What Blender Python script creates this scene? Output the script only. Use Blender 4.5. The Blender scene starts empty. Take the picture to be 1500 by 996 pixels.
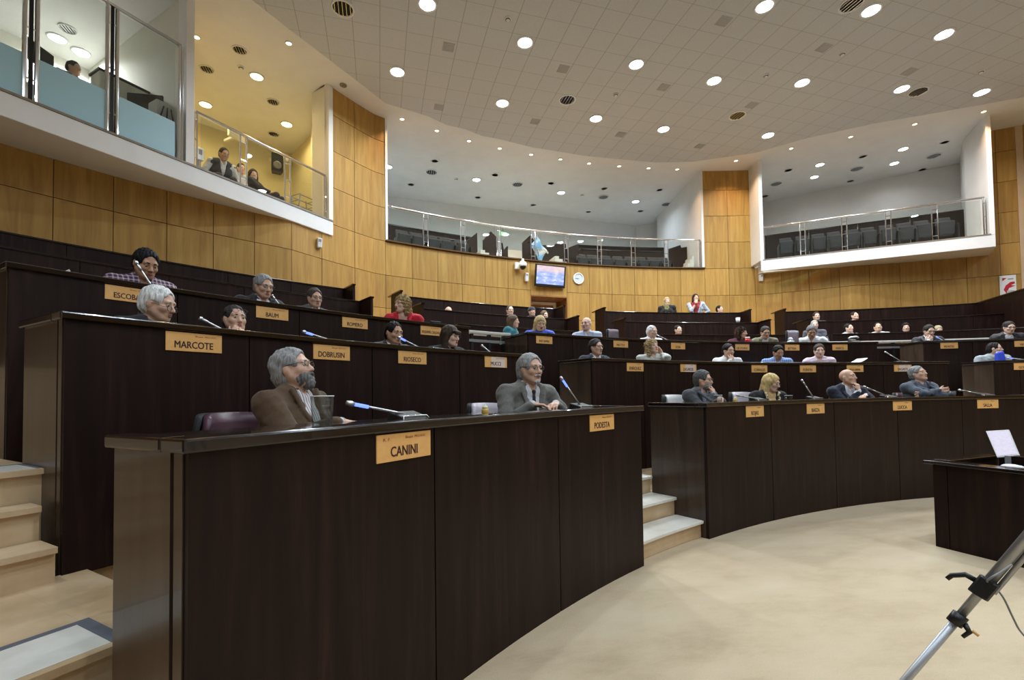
import bpy, math, random
import numpy as np
from mathutils import Vector, Matrix
rnd = random.Random(7)
PI = math.pi
sc = bpy.context.scene
COL = sc.collection
def rad(d): return d*PI/180
# ------------------------------------------------------------------ camera
# chamber frame: origin = centre of the desk rings, +Y = axis of the chamber, Z up, floor z = 0
YAW, PITCH, ROLL, FPX, PCY, CAMZ = .2764, .0285, -.0140, 686.0, 557.6, 1.4
CAM = np.array([-6.19257, 4.89073, CAMZ])
_r0 = np.array([math.cos(YAW), -math.sin(YAW), 0.])
_f0 = np.array([math.sin(YAW), math.cos(YAW), 0.])
_fw = _f0*math.cos(PITCH)+np.array([0, 0, math.sin(PITCH)])
_up = np.cross(_r0, _fw)
_R = math.cos(ROLL)*_r0+math.sin(ROLL)*_up
_U = -math.sin(ROLL)*_r0+math.cos(ROLL)*_up
cd = bpy.data.cameras.new('camera'); cam = bpy.data.objects.new('camera', cd); COL.objects.link(cam)
cam.matrix_world = Matrix(((_R[0], _U[0], -_fw[0], CAM[0]), (_R[1], _U[1], -_fw[1], CAM[1]), (_R[2], _U[2], -_fw[2], CAM[2]), (0, 0, 0, 1)))
cd.sensor_width = 36; cd.lens = FPX/1500*36; cd.shift_y = (PCY-498)/1500; cd.clip_start = .05; cd.clip_end = 200
sc.camera = cam
def ray(x, y):
    d = _fw+_R*(x-750)/FPX-_U*(y-PCY)/FPX
    return d/np.linalg.norm(d)
def at_z(x, y, z):
    d = ray(x, y); return CAM+d*(z-CAMZ)/d[2]
def at_r(x, y, R):
    d = ray(x, y); A = d[:2]@d[:2]; B = 2*d[:2]@CAM[:2]; c = CAM[:2]@CAM[:2]-R*R
    return CAM+d*((-B+math.sqrt(max(B*B-4*A*c, 0)))/(2*A))
def at_pl(x, y, P, Q):
    d = ray(x, y); n = np.array([-(Q[1]-P[1]), Q[0]-P[0]])
    return CAM+d*(((np.array(P)-CAM[:2])@n)/(d[:2]@n))
def Rw(t):
    k = min(max((abs(t)-19.3)/7.5, 0), 1); return 18.8-.9*k
def at_w(x, y, off=0):
    R = 18.5
    for _ in range(25):
        q = at_r(x, y, R); R = Rw(th(q))-off
    return q
def th(q): return math.degrees(math.atan2(q[0], q[1]))
def P(r, t, z=0.): return (r*math.sin(rad(t)), r*math.cos(rad(t)), z)
# ------------------------------------------------------------------ objects
def setp(o, label=None, cat=None, group=None, kind=None):
    if label: o['label'] = label
    if cat: o['category'] = cat
    if group: o['group'] = group
    if kind: o['kind'] = kind
    return o
def empty(name, loc, label, cat, group=None, rz=0):
    o = bpy.data.objects.new(name, None); COL.objects.link(o); o.location = loc; o.rotation_euler = (0, 0, rz)
    o.empty_display_size = .1
    return setp(o, label, cat, group)
class MB:
    def __init__(s): s.v = []; s.f = []; s.m = []; s.uv = None
    def add(s, vs, fs, mat=0):
        b = len(s.v); s.v += [tuple(map(float, v)) for v in vs]; s.f += [tuple(b+i for i in f) for f in fs]; s.m += [mat]*len(fs); return s
    def hexa(s, p, mat=0):   # 8 corners: bottom 4 ccw, top 4 ccw
        return s.add(p, [(0, 3, 2, 1), (4, 5, 6, 7), (0, 1, 5, 4), (1, 2, 6, 5), (2, 3, 7, 6), (3, 0, 4, 7)], mat)
    def box(s, c, d, rz=0, mat=0, R=None):
        x, y, z = d[0]/2, d[1]/2, d[2]/2
        pts = [(-x, -y, -z), (x, -y, -z), (x, y, -z), (-x, y, -z), (-x, -y, z), (x, -y, z), (x, y, z), (-x, y, z)]
        M = R if R is not None else Matrix.Rotation(rz, 3, 'Z')
        return s.hexa([tuple(Vector(c)+M@Vector(p)) for p in pts], mat)
    def quad(s, a, b, c, d, mat=0): return s.add([a, b, c, d], [(0, 1, 2, 3)], mat)
    def arc(s, r0, r1, t0, t1, z0, z1, n=None, mat=0):  # polar box; r0/r1 may be functions of angle
        n = n or max(1, int(abs(t1-t0)/1.2))
        g = lambda r, t: r(t) if callable(r) else r
        vs = []
        for i in range(n+1):
            t = t0+(t1-t0)*i/n
            for r, z in ((r0, z0), (r1, z0), (r1, z1), (r0, z1)): vs.append(P(g(r, t), t, z))
        fs = [(0, 1, 2, 3), (4*n+3, 4*n+2, 4*n+1, 4*n)]
        for i in range(n):
            for k in range(4):
                a, b = 4*i+k, 4*i+(k+1) % 4
                fs.append((a, a+4, b+4, b))
        return s.add(vs, fs, mat)
    def prism(s, poly, z0, z1, mat=0):   # vertical prism from xy polygon
        n = len(poly)
        vs = [(p[0], p[1], z0) for p in poly]+[(p[0], p[1], z1) for p in poly]
        return s.add(vs, [tuple(range(n-1, -1, -1)), tuple(range(n, 2*n))]+[(i, (i+1) % n, n+(i+1) % n, n+i) for i in range(n)], mat)
    def tube(s, pts, r, n=8, mat=0, cap=True):
        pts = [Vector(p) for p in pts]; rs = r if isinstance(r, (list, tuple)) else [r]*len(pts)
        vs = []; prev = None
        for i, p in enumerate(pts):
            d = (pts[min(i+1, len(pts)-1)]-pts[max(i-1, 0)]).normalized()
            if prev is None:
                a = d.orthogonal().normalized()
            else:
                a = (prev-d*prev.dot(d)).normalized()
            prev = a; b = d.cross(a)
            for k in range(n):
                w = 2*PI*k/n; vs.append(tuple(p+(a*math.cos(w)+b*math.sin(w))*rs[i]))
        fs = []
        for i in range(len(pts)-1):
            for k in range(n):
                fs.append((i*n+k, i*n+(k+1) % n, (i+1)*n+(k+1) % n, (i+1)*n+k))
        if cap: fs += [tuple(range(n-1, -1, -1)), tuple(range((len(pts)-1)*n, len(pts)*n))]
        return s.add(vs, fs, mat)
    def lathe(s, prof, n=24, c=(0, 0, 0), mat=0, M=None):   # profile [(r,z)...] about z
        vs = []
        for r, z in prof:
            for k in range(n):
                w = 2*PI*k/n; v = Vector((r*math.cos(w), r*math.sin(w), z))
                if M is not None: v = M@v
                vs.append(tuple(Vector(c)+v))
        fs = []
        for i in range(len(prof)-1):
            for k in range(n): fs.append((i*n+k, i*n+(k+1) % n, (i+1)*n+(k+1) % n, (i+1)*n+k))
        if prof[0][0] > 1e-6: fs.append(tuple(range(n-1, -1, -1)))
        if prof[-1][0] > 1e-6: fs.append(tuple(range((len(prof)-1)*n, len(prof)*n)))
        return s.add(vs, fs, mat)
    def ball(s, c, r, n=10, mat=0, M=None):
        r = r if isinstance(r, (tuple, list)) else (r, r, r)
        prof = [(math.sin(PI*i/n), -math.cos(PI*i/n)) for i in range(n+1)]
        S = Matrix.Diagonal(Vector(r)); 
        return s.lathe(prof, 2*n, c, mat, (M@S) if M is not None else S)
    def build(s, name, mats, parent=None, smooth=False, bevel=0, loc=None):
        me = bpy.data.meshes.new(name); me.from_pydata(s.v, [], s.f)
        mats = mats if isinstance(mats, (list, tuple)) else [mats]
        for m in mats: me.materials.append(m)
        if len(mats) > 1: me.polygons.foreach_set('material_index', s.m)
        if smooth: me.polygons.foreach_set('use_smooth', [True]*len(me.polygons))
        me.validate(); me.update()
        o = bpy.data.objects.new(name, me); COL.objects.link(o)
        if parent is not None: o.parent = parent
        if loc is not None: o.location = loc
        if bevel:
            b = o.modifiers.new('b', 'BEVEL'); b.width = bevel; b.segments = 2; b.limit_method = 'ANGLE'
        return o
def struct(o): o['kind'] = 'structure'; return o
# child built in world coordinates under an empty: keep the parent's transform out of it
def under(o, root):
    bpy.context.view_layer.update()
    o.parent = root; o.matrix_parent_inverse = root.matrix_world.inverted(); return o
def copy_tree(o, parent=None):
    c = o.copy(); COL.objects.link(c)
    if parent is not None: c.parent = parent
    for ch in o.children: copy_tree(ch, c)
    return c
# ------------------------------------------------------------------ materials
def mat(name, col, rough=.5, metal=0., coat=0., emit=None, es=0., trans=0., alpha=1., ior=1.45, spec=.5, sheen=0.):
    m = bpy.data.materials.new(name); m.use_nodes = True; b = m.node_tree.nodes['Principled BSDF']
    b.inputs['Base Color'].default_value = (*col, 1); b.inputs['Roughness'].default_value = rough
    b.inputs['Metallic'].default_value = metal; b.inputs['Coat Weight'].default_value = coat
    b.inputs['Transmission Weight'].default_value = trans; b.inputs['IOR'].default_value = ior
    b.inputs['Alpha'].default_value = alpha; b.inputs['Specular IOR Level'].default_value = spec
    b.inputs['Sheen Weight'].default_value = sheen
    if emit: b.inputs['Emission Color'].default_value = (*emit, 1); b.inputs['Emission Strength'].default_value = es
    return m
def N(m, t, **kw):
    n = m.node_tree.nodes.new(t)
    for k, v in kw.items():
        if k.startswith('i_'): n.inputs[k[2:].replace('_', ' ')].default_value = v
        else: setattr(n, k, v)
    return n
def L(m, a, b): m.node_tree.links.new(a, b)
def ramp(m, fac, stops):
    r = N(m, 'ShaderNodeValToRGB'); e = r.color_ramp.elements
    while len(e) < len(stops): e.new(.5)
    for i, (p, c) in enumerate(stops): e[i].position = p; e[i].color = (*c, 1)
    L(m, fac, r.inputs[0]); return r.outputs[0]
def bsdf(m): return m.node_tree.nodes['Principled BSDF']
def wood(name, c0, c1, c2, scale=(14, 14, 1.1), rough=.35, coat=.0, rand=0., bump=.02, spec=.5):
    m = mat(name, c1, rough, coat=coat, spec=spec); tc = N(m, 'ShaderNodeTexCoord'); mp = N(m, 'ShaderNodeMapping'); mp.inputs['Scale'].default_value = scale
    L(m, tc.outputs['Object'], mp.inputs[0]); geo = N(m, 'ShaderNodeNewGeometry')
    if rand:   # every panel is cut from another place of the veneer
        ad = N(m, 'ShaderNodeVectorMath', operation='SCALE'); cx = N(m, 'ShaderNodeCombineXYZ')
        for k in range(3): L(m, geo.outputs['Random Per Island'], cx.inputs[k])
        L(m, cx.outputs[0], ad.inputs[0]); ad.inputs['Scale'].default_value = 97.
        a2 = N(m, 'ShaderNodeVectorMath', operation='ADD'); L(m, mp.outputs[0], a2.inputs[0]); L(m, ad.outputs[0], a2.inputs[1]); vec = a2.outputs[0]
    else: vec = mp.outputs[0]
    n1 = N(m, 'ShaderNodeTexNoise', i_Scale=1., i_Detail=7., i_Roughness=.62, i_Distortion=.6); L(m, vec, n1.inputs['Vector'])
    c = ramp(m, n1.outputs['Fac'], [(.3, c0), (.52, c1), (.72, c2)])
    if rand:
        hsv = N(m, 'ShaderNodeHueSaturation'); mr = N(m, 'ShaderNodeMapRange'); L(m, geo.outputs['Random Per Island'], mr.inputs[0])
        mr.inputs[3].default_value = 1-rand; mr.inputs[4].default_value = 1+rand; L(m, mr.outputs[0], hsv.inputs['Value']); L(m, c, hsv.inputs['Color']); c = hsv.outputs[0]
    L(m, c, bsdf(m).inputs['Base Color'])
    if bump:
        bp = N(m, 'ShaderNodeBump'); bp.inputs['Strength'].default_value = bump; L(m, n1.outputs['Fac'], bp.inputs['Height']); L(m, bp.outputs[0], bsdf(m).inputs['Normal'])
    return m
def noisy(name, c0, c1, scale=5., rough=.9, bump=0., detail=6., coord='Object', stops=(.35, .65), sheen=0., rough2=None):
    m = mat(name, c0, rough, sheen=sheen); tc = N(m, 'ShaderNodeTexCoord'); n1 = N(m, 'ShaderNodeTexNoise', i_Scale=scale, i_Detail=detail, i_Roughness=.6)
    L(m, tc.outputs[coord], n1.inputs['Vector']); L(m, ramp(m, n1.outputs['Fac'], [(stops[0], c0), (stops[1], c1)]), bsdf(m).inputs['Base Color'])
    if bump:
        n2 = N(m, 'ShaderNodeTexNoise', i_Scale=scale*12, i_Detail=3.); L(m, tc.outputs[coord], n2.inputs['Vector'])
        bp = N(m, 'ShaderNodeBump'); bp.inputs['Strength'].default_value = bump; bp.inputs['Distance'].default_value = .01; L(m, n2.outputs['Fac'], bp.inputs['Height']); L(m, bp.outputs[0], bsdf(m).inputs['Normal'])
    return m
M = {}
M['dark'] = wood('dark_veneer', (.0085, .0036, .0028), (.0145, .0064, .0048), (.028, .0125, .0092), (16, 16, 1.0), .44, .0, .18, .01, .20)
M['darktop'] = wood('dark_worktop', (.006, .0035, .003), (.009, .005, .004), (.014, .008, .0065), (6, 6, 6), .16, .4, 0, 0)
M['joint'] = mat('black_joint', (.002, .002, .002), .8)
M['wallwood'] = wood('honey_veneer', (.325, .170, .040), (.42, .236, .058), (.50, .302, .081), (9, 9, .7), .48, .0, .09, .008, .35)
M['groove'] = mat('panel_groove', (.10, .05, .015), .8)
M['white'] = noisy('white_plaster', (.78, .78, .77), (.82, .82, .81), 2., .85)
M['yellow'] = noisy('cream_plaster', (.70, .62, .40), (.73, .65, .43), 2., .85)
M['cream'] = noisy('pale_plaster', (.76, .74, .66), (.80, .78, .70), 2., .85)
M['marble'] = noisy('travertine', (.50, .335, .18), (.64, .475, .295), 3.2, .32, 0., 8.)
M['tread'] = noisy('pale_marble', (.66, .62, .53), (.80, .77, .70), 4., .28, 0., 8.)
M['strip'] = mat('grey_strip', (.12, .13, .15), .6)
M['steel'] = mat('brushed_steel', (.75, .76, .78), .18, 1.)
M['chrome'] = mat('chrome', (.85, .86, .88), .08, 1.)
M['black'] = mat('black_plastic', (.012, .012, .013), .4)
M['blackm'] = mat('black_matte', (.008, .008, .008), .8)
M['grey'] = mat('grey_plastic', (.25, .25, .26), .5)
M['whitep'] = mat('white_plastic', (.8, .8, .8), .4)
M['plate'] = noisy('brass_plate', (.76, .41, .13), (.82, .47, .17), 20., .4)
M['ink'] = mat('dark_ink', (.05, .012, .012), .6)
M['ink2'] = mat('faded_red_ink', (.40, .10, .05), .6)
def glass(name, tint, rough=0., base=.05):   # thin pane: mostly clear, a little mirror
    m = bpy.data.materials.new(name); m.use_nodes = True; nt = m.node_tree; nt.nodes.clear()
    out = nt.nodes.new('ShaderNodeOutputMaterial'); tr = nt.nodes.new('ShaderNodeBsdfTransparent'); gl = nt.nodes.new('ShaderNodeBsdfGlossy'); mx = nt.nodes.new('ShaderNodeMixShader'); fr = nt.nodes.new('ShaderNodeLayerWeight')
    pw = nt.nodes.new('ShaderNodeMath'); pw.operation = 'POWER'; pw.inputs[1].default_value = 4.; ma = nt.nodes.new('ShaderNodeMath'); ma.operation = 'MULTIPLY_ADD'; ma.inputs[1].default_value = .7; ma.inputs[2].default_value = base
    tr.inputs[0].default_value = (*tint, 1); gl.inputs['Roughness'].default_value = rough; fr.inputs[0].default_value = .5
    nt.links.new(fr.outputs['Facing'], pw.inputs[0]); nt.links.new(pw.outputs[0], ma.inputs[0]); nt.links.new(ma.outputs[0], mx.inputs[0])
    nt.links.new(tr.outputs[0], mx.inputs[1]); nt.links.new(gl.outputs[0], mx.inputs[2]); nt.links.new(mx.outputs[0], out.inputs[0]); return m
M['pane'] = glass('clear_pane', (.93, .96, .95))
M['cup'] = glass('clear_glass', (.9, .92, .92))
M['frost'] = mat('frosted_film', (.40, .64, .73), .5)
# ================================================================== ROOM
ZC = 8.92      # ceiling
ZG = 5.58      # gallery floor line
# carpet
mc = mat('carpet', (.5, .39, .26), .95, sheen=.15); tc = N(mc, 'ShaderNodeTexCoord')
n1 = N(mc, 'ShaderNodeTexNoise', i_Scale=1.1, i_Detail=5., i_Roughness=.65); n2 = N(mc, 'ShaderNodeTexNoise', i_Scale=160., i_Detail=3.); mpp = N(mc, 'ShaderNodeMapping'); mpp.inputs['Scale'].default_value = (1., 2.2, 1); mpp.inputs['Rotation'].default_value = (0, 0, .5)
L(mc, tc.outputs['Object'], mpp.inputs[0]); L(mc, mpp.outputs[0], n1.inputs['Vector']); L(mc, tc.outputs['Object'], n2.inputs['Vector'])
c1 = ramp(mc, n1.outputs['Fac'], [(.32, (.45, .335, .205)), (.5, (.55, .425, .27)), (.68, (.585, .465, .31))])
mx = N(mc, 'ShaderNodeMixRGB', blend_type='MULTIPLY'); mx.inputs[0].default_value = .35; L(mc, c1, mx.inputs[1]); L(mc, ramp(mc, n2.outputs['Fac'], [(.3, (.7, .7, .7)), (.7, (1, 1, 1))]), mx.inputs[2]); L(mc, mx.outputs[0], bsdf(mc).inputs['Base Color'])
bp = N(mc, 'ShaderNodeBump'); bp.inputs['Strength'].default_value = .5; bp.inputs['Distance'].default_value = .004; L(mc, n2.outputs['Fac'], bp.inputs['Height']); L(mc, bp.outputs[0], bsdf(mc).inputs['Normal'])
m = MB(); m.prism([(-16, -6), (16, -6), (16, 26), (-16, 26)], -.2, 0); struct(m.build('floor', mc))
# seat platforms behind the desks (stepped floor)
R1, R2, R3, R35, R4, R5 = 9.26, 11.0, 12.35, 14.75, 16.2, 17.4
H1, H2, H3, H35, H4, H5 = 1.29, 1.855, 2.345, 2.80, 3.33, 3.82
W1, W2, W3, W35, W4, W5 = .34, .90, 1.38, 1.75, 2.28, 2.75
ROWS = {1: (R1, H1, W1), 2: (R2, H2, W2), 3: (R3, H3, W3), 35: (R35, H35, W35), 4: (R4, H4, W4), 5: (R5, H5, W5)}
def platform(r0, r1, z, t0, t1, zb=0.):
    m = MB(); m.arc(r0, r1, t0, t1, zb, z, 30); return struct(m.build('floor_platform', M['marble']))
for t0, t1 in ((-44.15, -26.6), (-20.1, 16.15), (20.05, 62)): platform(R1+.04, R2+.035, W1, t0, t1)
for t0, t1 in ((-44.7, -24.65), (-18.8, 15.85), (20.15, 62)): platform(R2+.04, R3+.035, W2, t0, t1)
for t0, t1 in ((-44.1, -24.65), (-18.75, 15.85), (20.15, 62)): platform(R3+.04, R35+.03, W3, t0, t1)
for t0, t1 in ((-58, -24.65), (-18.75, 15.85), (20.15, 62)): platform(R35+.04, R4+.03, W35, t0, t1); platform(R4+.04, R5+.03, W4, t0, t1)
platform(R5+.05, lambda t: Rw(t)-.005, W5, -58, 40); platform(18.6, 19.75, W5-.001, -6, 0)
# aisle stairs: landings and steps of pale marble
def stairs(t0, t1, plan, name='stairs'):
    """plan: list of (r_front, r_back, z, nosing)"""
    m = MB()
    for r0, r1, z in plan:
        m.arc(r0+.03, r1, t0, t1, 0, z-.03, 8, 0); m.arc(r0, r1, t0, t1, z-.03, z, 8, 1)
    return struct(m.build(name, [M['marble'], M['tread']], bevel=.006))
rise = .17
def climb(t0, t1, t0b, t1b):
    g = .29
    p1 = [(R1+.05, R1+.36, .165), (R1+.34, R1+.65, .34), (R1+.63, R2+.2, .515)]
    stairs(t0, t1, p1)
    p2 = [(R2+.08, R2+.4, .69), (R2+.38, R2+.7, .87), (R2+.68, R3+.2, 1.04)]
    stairs(t0b, t1b, p2)
    p3 = [(R3+.10, R3+.4, 1.21), (R3+.38, R3+.7, 1.39), (R3+.68, R35+.2, 1.56)]
    stairs(t0b, t1b, p3)
    p4 = [(R35+.1, R35+.4, 1.74), (R35+.38, R35+.7, 1.9), (R35+.68, R4+.2, 2.04)]
    stairs(t0b, t1b, p4)
    p5 = [(R4+.1, R4+.4, 2.2), (R4+.38, R4+.7, 2.36), (R4+.68, R5+.2, 2.5)]
    stairs(t0b, t1b, p5)
climb(-26.5, -20.2, -24.6, -18.8)
climb(16.2, 20.0, 15.9, 20.1)
# left aisle beside the front desk: marble in warmer tone, grey anti-slip strip on the top step
def left_stairs():
    m = MB(); ta, tb = -60, -46.38
    for r0, r1, z in ((9.36, 9.70, .17), (9.65, 9.98, .345)):
        m.arc(r0+.03, r1, ta, tb, 0, z-.03, 8, 0); m.arc(r0, r1, ta, tb, z-.03, z, 8, 0)
    m.arc(9.965, R2+.02, ta, -45.6, 0, .485, 8, 0); m.arc(9.935, R2+.02, ta, -45.6, .485, .515, 8, 0)
    m.arc(9.95, R2+.02, -45.6, -44.2, 0, .515, 4, 0)
    # pale tread insert and its grey border on the landing edge
    m.arc(9.97, 10.255, ta, -45.72, .515, .517, 8, 1); m.arc(10.255, 10.29, ta, -45.45, .515, .518, 8, 2); m.arc(9.97, 10.255, -45.72, -45.45, .515, .518, 2, 2)
    te = -44.98
    for r0, r1, z in ((10.89, 11.12, .69), (11.10, 11.26, .865)):
        m.arc(r0+.03, r1, ta, te, .3, z-.03, 8, 0); m.arc(r0, r1, ta, te, z-.03, z, 8, 0)
    m.arc(11.27, R3+.2, ta, -44.6, .3, 1.01, 8, 0); m.arc(11.24, R3+.2, ta, -44.6, 1.01, 1.04, 8, 0)
    m.arc(11.27, 11.56, ta, -44.85, 1.04, 1.042, 8, 1)
    m.arc(11.56, 11.60, ta, -44.65, 1.04, 1.043, 8, 2); m.arc(11.27, 11.56, -44.85, -44.65, 1.04, 1.043, 1, 2)
    return struct(m.build('stairs', [M['marble'], M['tread'], M['strip']], bevel=.004))
left_stairs()
# ---- curved wall of honey-wood panels
JT = [-50.9, -48.45, -46.0, -43.55, -41.1, -38.65, -36.25, -33.8, -31.38, -29.0, -26.62, -24.22, -21.4, -18.64, -16.35, -14.05, -11.78, -9.52, -7.25, -4.96, -1.1, 1.28, 3.7, 6.16, 8.64, 11.12, 13.68, 16.2, 18.85, 21.15, 23.4, 25.8, 28.3, 30.9, 33.5, 36.15, 38.6, 40.0]
ZJ = [2.0, 2.86, 3.75, 4.64, 5.555, 6.46, 7.36, 8.25, ZC]
def wallpanels(cols, z0, z1, skip=None, name='wall_back'):
    m = MB(); g = .006
    for i in cols:
        a, b = JT[i], JT[i+1]
        da = math.degrees(g/18.5)
        for k in range(len(ZJ)-1):
            za, zb = ZJ[k], ZJ[k+1]
            if za < z0-.01 or zb > z1+.01 or (skip and skip(i, k)): continue
            m.arc(lambda t: Rw(t), lambda t: Rw(t)+.02, a+da, b-da, za+g, zb-g, 3, 0)
        m.arc(lambda t: Rw(t)+.02, lambda t: Rw(t)+.16, a, b, z0, z1, 3, 1)
    return struct(m.build(name, [M['wallwood'], M['groove']]))
iL = JT.index(-24.22); iP = JT.index(-18.64); iD = JT.index(-4.96); iR = JT.index(13.68); iQ = JT.index(18.85)
wallpanels(range(0, iL), 2.0, 5.555, name='wall_left')
wallpanels(range(iL, iL+1), 2.0, 5.555, name='wall_left'); JT.insert(iL+1, -23.4); wallpanels(range(iL+1, iL+2), 5.555, ZC, name='wall_left'); JT.pop(iL+1); wallpanels(range(iL+1, iP), 2.0, ZC, name='wall_left')           # pillar between side and centre gallery
wallpanels([i for i in range(iP, iR) if i != iD], 2.0, 5.555, name='wall_back')
wallpanels(range(iR, iQ), 2.0, ZC, name='wall_right')
wallpanels(range(iQ, len(JT)-2), 2.0, 5.555, name='wall_right'); JT.insert(len(JT)-2, 37.3); wallpanels(range(len(JT)-3, len(JT)-2), 5.555, ZC, name='wall_right'); JT.pop(len(JT)-3)
wallpanels(range(len(JT)-2, len(JT)-1), 2.0, ZC, name='wall_right')
# door bay: panel above, recess with door below
m = MB(); m.arc(Rw, lambda t: Rw(t)+.02, JT[iD]+.02, JT[iD+1]-.02, 4.50, 5.549, 6, 0); m.arc(lambda t: Rw(t)+.02, lambda t: Rw(t)+.16, JT[iD], JT[iD+1], 4.50, 5.555, 6, 1)
struct(m.build('wall_back', [M['wallwood'], M['groove']]))
ta, tb = JT[iD], JT[iD+1]
M['doorwood'] = wood('door_veneer', (.20, .085, .025), (.27, .12, .038), (.33, .16, .05), (9, 9, .7), .4, .1)
m = MB()   # reveal of the recess
m.arc(18.8, 19.7, tb-.06, tb, W5, 4.5, 1); m.arc(18.8, 19.7, ta, ta+.06, W5, 4.5, 1); m.arc(18.8, 19.7, ta, tb, 4.46, 4.5, 4)
struct(m.build('trim_1', M['doorwood']))
droot = empty('door_1', P(19.6, (ta+tb)/2, W5), None, None); droot['kind'] = 'structure'
m = MB(); m.arc(19.6, 19.64, ta+.06, tb-.45, W5, 4.37, 4); under(m.build('door_leaf', M['doorwood']), droot)
m = MB(); m.arc(19.52, 19.62, tb-.50, tb-.30, W5, 4.44, 1); m.arc(19.52, 19.62, ta+.06, tb-.30, 4.36, 4.44, 4); under(m.build('door_frame', M['cream']), droot)
m = MB(); m.arc(19.63, 19.7, ta, tb, 4.3, 4.5, 3); m.arc(19.63, 19.7, tb-.3, tb, W5, 4.5, 1); struct(m.build('wall_back', M['doorwood']))
m = MB(); m.arc(19.5, 19.53, ta+1.2, tb-1.9, 4.32, 4.35, 2); under(m.build('door_closer', M['steel']), droot)
# pillar returns (white edges towards the centre gallery)
for t0, t1, nm in ((-18.64, -18.45, 'wall_left'), (13.45, 13.68, 'wall_right')):
    m = MB(); m.arc(18.78, 23, t0, t1, ZG, ZC, 1); struct(m.build(nm, M['white']))
# ---- right end wall: pale pilaster and wooden flank going towards the rostrum
e = P(17.9, 40.0); dv = np.array([.78, -.62])
m = MB(); m.hexa([(e[0], e[1], 2), (e[0]+.16*dv[0], e[1]+.16*dv[1], 2), (e[0]+.16*dv[0]+.3, e[1]+.16*dv[1]+.3, 2), (e[0]+.3, e[1]+.3, 2), (e[0], e[1], ZC), (e[0]+.16*dv[0], e[1]+.16*dv[1], ZC), (e[0]+.16*dv[0]+.3, e[1]+.16*dv[1]+.3, ZC), (e[0]+.3, e[1]+.3, ZC)])
struct(m.build('trim_2', noisy('pale_wood', (.55, .40, .25), (.6, .45, .3), 3., .5)))
f = np.array(e[:2])+.16*dv; g2 = np.array([9.5, -6.]); g1 = np.array([13.6, 8.0])
m = MB()
for a_, b_ in ((f, g1), (g1, g2)):
    nn = 6
    for i in range(nn):
        p = a_+(b_-a_)*i/nn; q = a_+(b_-a_)*(i+.985)/nn
        for k in range(8):
            za, zb = (0, ZJ[0]) if k == 0 else (ZJ[k-1], ZJ[k])
            m.hexa([(p[0], p[1], za+.006), (q[0], q[1], za+.006), (q[0]+.2, q[1]+.1, za+.006), (p[0]+.2, p[1]+.1, za+.006), (p[0], p[1], zb-.006), (q[0], q[1], zb-.006), (q[0]+.2, q[1]+.1, zb-.006), (p[0]+.2, p[1]+.1, zb-.006)])
        m.hexa([(p[0], p[1], ZJ[7]+.006), (q[0], q[1], ZJ[7]+.006), (q[0]+.2, q[1]+.1, ZJ[7]), (p[0]+.2, p[1]+.1, ZJ[7]), (p[0], p[1], ZC), (q[0], q[1], ZC), (q[0]+.2, q[1]+.1, ZC), (p[0]+.2, p[1]+.1, ZC)])
struct(m.build('wall_right', M['wallwood']))
# wall behind the camera (rostrum side), white to bounce light; far left, plain wood
m = MB(); m.box((-2, -6.1, 4.46), (27, .2, 8.92)); struct(m.build('wall_front', M['white']))
m = MB(); m.box((-15.6, 3.2, 4.46), (.2, 18.8, 8.92)); struct(m.build('wall_left', M['wallwood']))
# ---- ceiling: tiled field inside a plain white ring
mt = mat('ceiling_tile', (.52, .51, .49), .95); tcn = N(mt, 'ShaderNodeTexCoord')
TS = .5297; GX, GY = -2.43, 12.95
sx = N(mt, 'ShaderNodeSeparateXYZ'); L(mt, tcn.outputs['Object'], sx.inputs[0])
def gl(axis, off, w):
    a = N(mt, 'ShaderNodeMath', operation='SUBTRACT'); L(mt, sx.outputs[axis], a.inputs[0]); a.inputs[1].default_value = off-40*TS
    b = N(mt, 'ShaderNodeMath', operation='DIVIDE'); L(mt, a.outputs[0], b.inputs[0]); b.inputs[1].default_value = TS
    c = N(mt, 'ShaderNodeMath', operation='FRACT'); L(mt, b.outputs[0], c.inputs[0])
    d = N(mt, 'ShaderNodeMath', operation='PINGPONG'); L(mt, c.outputs[0], d.inputs[0]); d.inputs[1].default_value = .5
    e_ = N(mt, 'ShaderNodeMath', operation='LESS_THAN'); L(mt, d.outputs[0], e_.inputs[0]); e_.inputs[1].default_value = w; return e_.outputs[0]
g0 = gl(0, GX, .014); g1_ = gl(1, GY, .009)
mxm = N(mt, 'ShaderNodeMath', operation='MAXIMUM'); L(mt, g0, mxm.inputs[0]); L(mt, g1_, mxm.inputs[1])
ns = N(mt, 'ShaderNodeTexNoise', i_Scale=60., i_Detail=3.); L(mt, tcn.outputs['Object'], ns.inputs['Vector'])
cb = ramp(mt, ns.outputs['Fac'], [(.3, (.55, .57, .60)), (.7, (.61, .63, .66))])
mm = N(mt, 'ShaderNodeMixRGB'); L(mt, mxm.outputs[0], mm.inputs[0]); L(mt, cb, mm.inputs[1]); mm.inputs[2].default_value = (.38, .385, .39, 1); L(mt, mm.outputs[0], bsdf(mt).inputs['Base Color'])
arcpx = [(626, 170), (654, 183), (681, 189), (706, 199), (732, 204), (780, 216), (856, 228), (894, 232), (960, 238), (1014, 237)]
lf = [(378, 7), (425, 44), (453, 65), (496, 98), (534, 127), (564, 151)]; rt = [(1106, 224), (1180, 203), (1280, 181), (1356, 168), (1496, 143)]
edge = [at_z(x, y, ZC-.03)[:2] for x, y in lf+arcpx+rt]
d0 = edge[0]-edge[3]; d0 /= np.linalg.norm(d0); d1 = edge[-1]-edge[-4]; d1 /= np.linalg.norm(d1)
poly = [edge[0]+d0*9]+edge+[edge[-1]+d1*8, np.array([15.5, -6]), np.array([-15.5, -6])]
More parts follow.
